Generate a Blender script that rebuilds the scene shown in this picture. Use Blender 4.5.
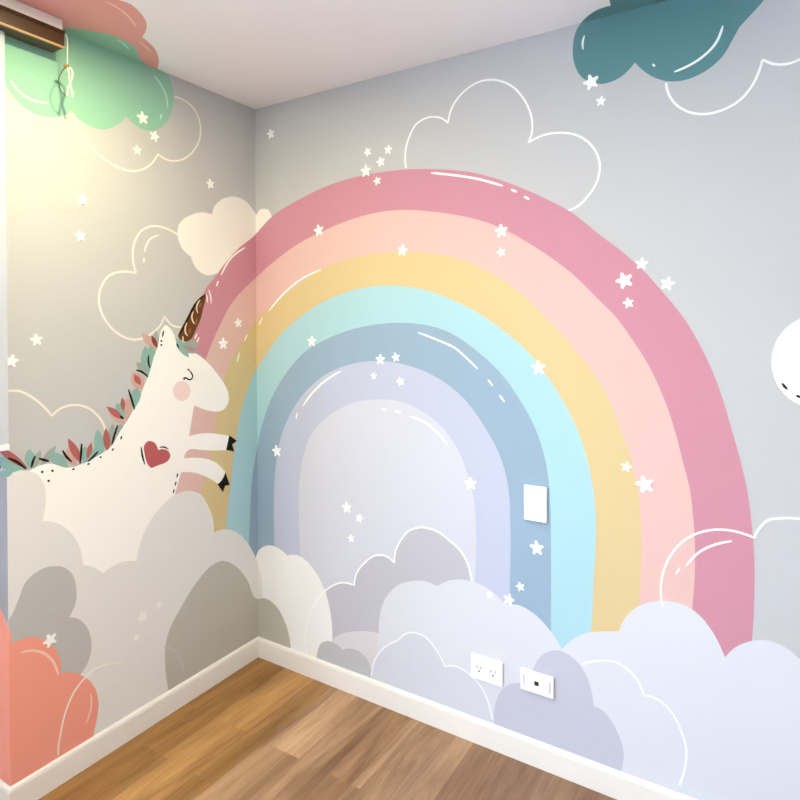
import bpy, bmesh, math, random
from mathutils import Vector, Matrix

# ------------------------------------------------------------------ camera
sc = bpy.context.scene
for o in list(bpy.data.objects):
    bpy.data.objects.remove(o)
CAM_LOC=(1.93231,-1.91592,1.45744)
CAM_AXES=((0.849461, 0.527639, -0.00359),(-0.002322, 0.010543, 0.999942),(0.527646, -0.849403, 0.010181))
CAM_LENS=27.1442
CAM_SHIFT_Y=-0.08691

COL = sc.collection
cam_d = bpy.data.cameras.new('camera'); cam_d.sensor_width = 36; cam_d.sensor_fit = 'HORIZONTAL'
cam_d.lens = CAM_LENS; cam_d.shift_y = CAM_SHIFT_Y; cam_d.clip_start = .02
cam = bpy.data.objects.new('camera', cam_d); COL.objects.link(cam)
m = Matrix.Identity(4)
for i in range(3):
    for j in range(3):
        m[j][i] = CAM_AXES[i][j]
    m[i][3] = CAM_LOC[i]
cam.matrix_world = m
sc.camera = cam

# ------------------------------------------------------------------ light
sc.view_settings.view_transform = 'Standard'; sc.view_settings.look = 'None'
sc.view_settings.gamma = 1; sc.view_settings.use_curve_mapping = False
sc.view_settings.exposure = 0.0
w = bpy.data.worlds.new('world'); sc.world = w; w.use_nodes = True
w.node_tree.nodes['Background'].inputs[0].default_value = (.75, .86, 1, 1)
w.node_tree.nodes['Background'].inputs[1].default_value = .6

def lamp(name, kind, loc, energy, color, target=None, **k):
    d = bpy.data.lights.new(name, kind); d.energy = energy; d.color = color
    for a, b in k.items():
        setattr(d, a, b)
    o = bpy.data.objects.new(name, d); COL.objects.link(o); o.location = loc
    if target is not None:
        o.rotation_euler = (Vector(target) - Vector(loc)).to_track_quat('-Z', 'Y').to_euler()
    return o
# daylight entering through the window in the recess on the left
lamp('window_daylight', 'AREA', (-.41, -2.6, 1.2), 296, (.655, .815, 1), (1, -2.6, 1.2), shape='RECTANGLE', size=1.2, size_y=1.9)
# warm recessed downlight close to the unicorn wall
lamp('wall_downlight', 'AREA', (.50, -.97, 2.385), 12.4, (1, .90, .49), (.50, -.97, 0), shape='DISK', size=.05)
# the room's own recessed ceiling light, out of the frame to the right
lamp('ceiling_lamp_light', 'AREA', (1.45, -1.55, 2.385), 20, (1, .90, .60), (1.45, -1.55, 0), shape='DISK', size=.3)

# ------------------------------------------------------------------ materials
def lin(c):
    return tuple(((v / 255) / 12.92 if v / 255 <= .04045 else ((v / 255 + .055) / 1.055) ** 2.4) for v in c) + (1,)
MATS = {}
def mat(name, rgb, rough=.7, bump=.0, scale=900, spec=.25, wash=0.0):
    """matte wall paint / plastic: one colour with a light roller texture"""
    if name in MATS:
        return MATS[name]
    mt = bpy.data.materials.new(name); mt.use_nodes = True
    nt = mt.node_tree; b = nt.nodes['Principled BSDF']
    b.inputs['Base Color'].default_value = lin(rgb); b.inputs['Roughness'].default_value = rough
    b.inputs['Specular IOR Level'].default_value = spec
    tc = nt.nodes.new('ShaderNodeTexCoord')
    if bump:
        n = nt.nodes.new('ShaderNodeTexNoise'); n.inputs['Scale'].default_value = scale; n.inputs['Detail'].default_value = 2
        bp = nt.nodes.new('ShaderNodeBump'); bp.inputs['Strength'].default_value = bump; bp.inputs['Distance'].default_value = .0008
        nt.links.new(tc.outputs['Object'], n.inputs['Vector']); nt.links.new(n.outputs['Fac'], bp.inputs['Height'])
        nt.links.new(bp.outputs['Normal'], b.inputs['Normal'])
    if wash:
        n2 = nt.nodes.new('ShaderNodeTexNoise'); n2.inputs['Scale'].default_value = 3.5; n2.inputs['Detail'].default_value = 4
        mx = nt.nodes.new('ShaderNodeMixRGB'); mx.blend_type = 'MULTIPLY'; mx.inputs['Color1'].default_value = lin(rgb)
        rp = nt.nodes.new('ShaderNodeValToRGB'); rp.color_ramp.elements[0].color = (1 - wash,) * 3 + (1,); rp.color_ramp.elements[1].color = (1, 1, 1, 1)
        mx.inputs['Fac'].default_value = 1
        nt.links.new(tc.outputs['Object'], n2.inputs['Vector']); nt.links.new(n2.outputs['Fac'], rp.inputs['Fac'])
        nt.links.new(rp.outputs['Color'], mx.inputs['Color2']); nt.links.new(mx.outputs['Color'], b.inputs['Base Color'])
    MATS[name] = mt
    return mt

PAINT = {  # sRGB of the paints
 'rose': (202, 140, 155), 'peach': (224, 186, 178), 'yellow': (216, 193, 143), 'mint': (170, 209, 216), 'blue': (149, 173, 193),
 'lavender': (190, 195, 214), 'archfield': (208, 210, 219), 'white': (250, 250, 248), 'paintwhite': (248, 246, 242),
 'teal': (95, 140, 143), 'coral_top': (231, 166, 158), 'coral_pale': (248, 205, 190), 'green_cloud': (146, 197, 174), 'mint_pale': (190, 228, 208),
 'cream': (243, 240, 234), 'grey_light': (230, 228, 225), 'grey_dark': (189, 186, 175), 'coral': (243, 159, 139),
 'arch_cloud': (190, 189, 197), 'pale_mauve': (216, 212, 215), 'offwhite': (243, 243, 241), 'grey_cool': (188, 188, 190),
 'white_cloud': (216, 217, 223), 'pale_lav': (209, 210, 218), 'lav_grey': (193, 193, 205), 'cream_line': (238, 232, 222), 'grey_line': (196, 194, 190),
 'unicorn': (252, 249, 245), 'm_teal': (140, 178, 170), 'm_coral': (174, 98, 94), 'm_grey': (158, 168, 162), 'm_peach': (206, 166, 154), 'm_mauve': (168, 148, 146), 'pale_line': (238, 239, 243), 'm_dark': (130, 62, 58),
 'grey_mid': (190, 188, 186), 'grey_wallend': (166, 166, 172), 'black': (14, 12, 12), 'cheek': (242, 216, 213), 'heart': (188, 92, 96), 'horn': (104, 62, 28), 'horn_dark': (38, 20, 12), 'horn_light': (232, 206, 176), 'horn_gold': (140, 100, 46),
 'star': (252, 252, 250), 'star_faint': (242, 240, 235)}
def paint(n):
    return mat('paint_' + n, PAINT[n], .75, .12)

# ------------------------------------------------------------------ helpers
def link(o, parent=None):
    COL.objects.link(o)
    if parent is not None:
        o.parent = parent
    return o
def obj(name, bm, material, parent=None, origin=(0, 0, 0), smooth=False):
    bm.normal_update()
    me = bpy.data.meshes.new(name); bm.to_mesh(me); bm.free()
    if smooth:
        for p in me.polygons:
            p.use_smooth = True
    me.materials.append(material)
    o = bpy.data.objects.new(name, me); o.location = origin
    return link(o, parent)
def tag(o, label=None, cat=None, group=None, kind=None):
    for k, v in (('label', label), ('category', cat), ('group', group), ('kind', kind)):
        if v:
            o[k] = v
    return o
def empty(name, loc):
    o = bpy.data.objects.new(name, None); o.empty_display_size = .05; o.location = loc
    return link(o)
def box(bm, a, b, bevel=0, seg=2):
    vs = [bm.verts.new((x, y, z)) for x in (a[0], b[0]) for y in (a[1], b[1]) for z in (a[2], b[2])]
    fs = [(0, 1, 3, 2), (4, 6, 7, 5), (0, 4, 5, 1), (2, 3, 7, 6), (0, 2, 6, 4), (1, 5, 7, 3)]
    faces = [bm.faces.new([vs[i] for i in f]) for f in fs]
    bmesh.ops.recalc_face_normals(bm, faces=faces)
    if bevel:
        es = list({e for f in faces for e in f.edges})
        bmesh.ops.bevel(bm, geom=es, offset=bevel, segments=seg, profile=.5, affect='EDGES')
def boxes(*bs):
    bm = bmesh.new()
    for a in bs:
        box(bm, *a)
    return bm
def tube(bm, pts, r, n=8):
    pts = [Vector(p) for p in pts]; rings = []
    for i, p in enumerate(pts):
        t = (pts[min(i + 1, len(pts) - 1)] - pts[max(i - 1, 0)]).normalized()
        a = t.orthogonal().normalized() if i == 0 else (rings[-1][1] - t * rings[-1][1].dot(t)).normalized()
        b = t.cross(a)
        rr = r[i] if isinstance(r, (list, tuple)) else r
        rings.append(([bm.verts.new(p + a * math.cos(k * 2 * math.pi / n) * rr + b * math.sin(k * 2 * math.pi / n) * rr) for k in range(n)], a))
    for i in range(len(rings) - 1):
        for k in range(n):
            bm.faces.new((rings[i][0][k], rings[i][0][(k + 1) % n], rings[i + 1][0][(k + 1) % n], rings[i + 1][0][k]))
    bm.faces.new(rings[0][0][::-1]); bm.faces.new(rings[-1][0])
def bez(pts, n=8):
    P = [Vector(p) for p in pts]; out = []
    for i in range(len(P) - 1):
        a, b, c, d = P[max(i - 1, 0)], P[i], P[i + 1], P[min(i + 2, len(P) - 1)]
        for k in range(n):
            t = k / n
            out.append(.5 * ((2 * b) + (c - a) * t + (2 * a - 5 * b + 4 * c - d) * t * t + (3 * b - a - 3 * c + d) * t ** 3))
    out.append(P[-1])
    return out

# ------------------------------------------------------------------ room
H = 2.4; RX = 2.9; RY = -3.4; YC = -1.015; XR = -.15
grey = mat('wall_grey', (194, 194, 194), .75, .12)
white_paint = mat('ceiling_white', (247, 245, 248), .8, .1)
def struct(name, bm, m):
    return tag(obj(name, bm, m), kind='structure')
struct('wall_back', boxes(((-.4, 0, 0), (RX + .1, .1, H))), grey)
struct('wall_left', boxes(((-.4, YC, 0), (0, 0, H))), grey)
WY0, WY1, WZ0, WZ1 = -3.2, -2.0, .25, 2.15
struct('wall_window', boxes(((XR - .25, WY1, 0), (XR, YC, H)), ((XR - .25, RY, 0), (XR, WY0, H)),
                            ((XR - .25, WY0, 0), (XR, WY1, WZ0)), ((XR - .25, WY0, WZ1), (XR, WY1, H))), grey)
struct('wall_right', boxes(((RX, RY, 0), (RX + .1, 0, H))), grey)
struct('wall_front', boxes(((-.4, RY - .1, 0), (RX + .1, RY, H))), grey)
struct('ceiling', boxes(((-.4, RY - .1, H), (RX + .1, .1, H + .1))), white_paint)
trim = mat('white_trim', (238, 233, 224), .45, 0, spec=.4)
fr = bmesh.new()
for a, b in (((WY0, WZ0), (WY0 + .05, WZ1)), ((WY1 - .05, WZ0), (WY1, WZ1)), ((WY0, WZ0), (WY1, WZ0 + .05)), ((WY0, WZ1 - .05), (WY1, WZ1)), (((WY0 + WY1) / 2 - .03, WZ0), ((WY0 + WY1) / 2 + .03, WZ1))):
    box(fr, (XR - .11, a[0], a[1]), (XR - .05, b[0], b[1]))
struct('window_1', fr, trim)

# floor: narrow oak-look laminate strips running along the unicorn wall
fm = bpy.data.materials.new('oak_laminate'); fm.use_nodes = True
nt = fm.node_tree; N = nt.nodes.new; L = nt.links.new; b = nt.nodes['Principled BSDF']
tc = N('ShaderNodeTexCoord'); mp = N('ShaderNodeMapping'); mp.inputs['Rotation'].default_value = (0, 0, math.radians(90)); mp.inputs['Location'].default_value = (.0, .045, 0)
L(tc.outputs['Object'], mp.inputs['Vector'])
br = N('ShaderNodeTexBrick'); br.offset = .37; br.offset_frequency = 2; br.squash = 1
br.inputs['Color1'].default_value = (0, 0, 0, 1); br.inputs['Color2'].default_value = (1, 1, 1, 1); br.inputs['Mortar'].default_value = (.3, .3, .3, 1)
br.inputs['Scale'].default_value = 1; br.inputs['Mortar Size'].default_value = .0008; br.inputs['Mortar Smooth'].default_value = .2; br.inputs['Bias'].default_value = 0
br.inputs['Brick Width'].default_value = .62; br.inputs['Row Height'].default_value = .125
L(mp.outputs['Vector'], br.inputs['Vector'])
g = N('ShaderNodeMapping'); g.inputs['Scale'].default_value = (13, 1.6, 1); L(tc.outputs['Object'], g.inputs['Vector'])
add = N('ShaderNodeVectorMath'); add.operation = 'ADD'; L(g.outputs['Vector'], add.inputs[0])
sep = N('ShaderNodeVectorMath'); sep.operation = 'SCALE'; sep.inputs['Scale'].default_value = 7.0; L(br.outputs['Color'], sep.inputs[0]); L(sep.outputs['Vector'], add.inputs[1])
n1 = N('ShaderNodeTexNoise'); n1.inputs['Scale'].default_value = 1.3; n1.inputs['Detail'].default_value = 6; n1.inputs['Roughness'].default_value = .6; n1.inputs['Distortion'].default_value = .9
L(add.outputs['Vector'], n1.inputs['Vector'])
fine = N('ShaderNodeMapping'); fine.inputs['Scale'].default_value = (90, 5, 1); L(tc.outputs['Object'], fine.inputs['Vector'])
n2 = N('ShaderNodeTexNoise'); n2.inputs['Scale'].default_value = 1.5; n2.inputs['Detail'].default_value = 3; L(fine.outputs['Vector'], n2.inputs['Vector'])
# each strip has its own tone, warm lamplight painted into the golden left ones
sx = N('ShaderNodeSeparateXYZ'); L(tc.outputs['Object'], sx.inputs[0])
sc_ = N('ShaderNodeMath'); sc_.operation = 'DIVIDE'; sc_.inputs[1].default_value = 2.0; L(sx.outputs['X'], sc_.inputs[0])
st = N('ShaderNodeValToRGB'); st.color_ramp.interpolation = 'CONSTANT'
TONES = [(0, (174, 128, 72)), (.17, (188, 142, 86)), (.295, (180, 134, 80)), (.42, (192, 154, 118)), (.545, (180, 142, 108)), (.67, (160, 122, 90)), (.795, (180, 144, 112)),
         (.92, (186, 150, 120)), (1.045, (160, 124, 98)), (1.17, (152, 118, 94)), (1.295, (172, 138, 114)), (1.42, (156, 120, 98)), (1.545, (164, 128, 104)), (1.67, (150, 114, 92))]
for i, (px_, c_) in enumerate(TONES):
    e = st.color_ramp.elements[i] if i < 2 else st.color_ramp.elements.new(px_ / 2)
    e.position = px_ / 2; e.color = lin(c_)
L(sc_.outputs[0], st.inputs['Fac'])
r1 = N('ShaderNodeValToRGB'); cr = r1.color_ramp; cr.elements[0].position = .30; cr.elements[0].color = (.56, .52, .46, 1); cr.elements[1].position = .66; cr.elements[1].color = (1.12, 1.1, 1.06, 1)
L(n1.outputs['Fac'], r1.inputs['Fac'])
tone = N('ShaderNodeValToRGB'); tone.color_ramp.elements[0].color = (.78, .75, .71, 1); tone.color_ramp.elements[1].color = (1.08, 1.08, 1.08, 1)
L(br.outputs['Color'], tone.inputs['Fac'])
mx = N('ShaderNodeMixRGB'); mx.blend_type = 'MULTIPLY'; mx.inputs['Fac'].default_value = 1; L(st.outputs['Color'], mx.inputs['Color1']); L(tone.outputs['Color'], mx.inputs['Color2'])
mx1 = N('ShaderNodeMixRGB'); mx1.blend_type = 'MULTIPLY'; mx1.inputs['Fac'].default_value = 1; L(mx.outputs['Color'], mx1.inputs['Color1']); L(r1.outputs['Color'], mx1.inputs['Color2'])
mx2 = N('ShaderNodeMixRGB'); mx2.blend_type = 'SOFT_LIGHT'; mx2.inputs['Fac'].default_value = .3; L(mx1.outputs['Color'], mx2.inputs['Color1']); L(n2.outputs['Fac'], mx2.inputs['Color2'])
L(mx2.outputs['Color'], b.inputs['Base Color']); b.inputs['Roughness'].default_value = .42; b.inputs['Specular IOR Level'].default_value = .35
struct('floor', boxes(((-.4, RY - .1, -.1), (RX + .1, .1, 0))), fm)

# baseboards: 85 mm tall, rounded top edge
def baseboard(name, pts):
    bm = bmesh.new(); prof = [(0, 0), (.012, 0), (.012, .072), (.010, .080), (.005, .085), (0, .085)]
    rows = []
    for x, y, nx, ny in pts:
        rows.append([bm.verts.new((x + nx * d, y + ny * d, z)) for d, z in prof])
    for a, c in zip(rows, rows[1:]):
        for k in range(len(prof) - 1):
            bm.faces.new((a[k], a[k + 1], c[k + 1], c[k]))
        bm.faces.new((a[-1], a[0], c[0], c[-1]))
    bm.faces.new(rows[0]); bm.faces.new(rows[-1][::-1])
    bmesh.ops.recalc_face_normals(bm, faces=bm.faces)
    return struct(name, bm, trim)
baseboard('baseboard_back', [(.0, 0, 1, -1), (RX, 0, 0, -1)])
baseboard('baseboard_left', [(0, 0, 1, -1), (0, YC, 1, -1), (XR, YC, 1, -1)])
baseboard('baseboard_window', [(XR, YC, 1, -1), (XR, RY, 1, 0)])

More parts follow.
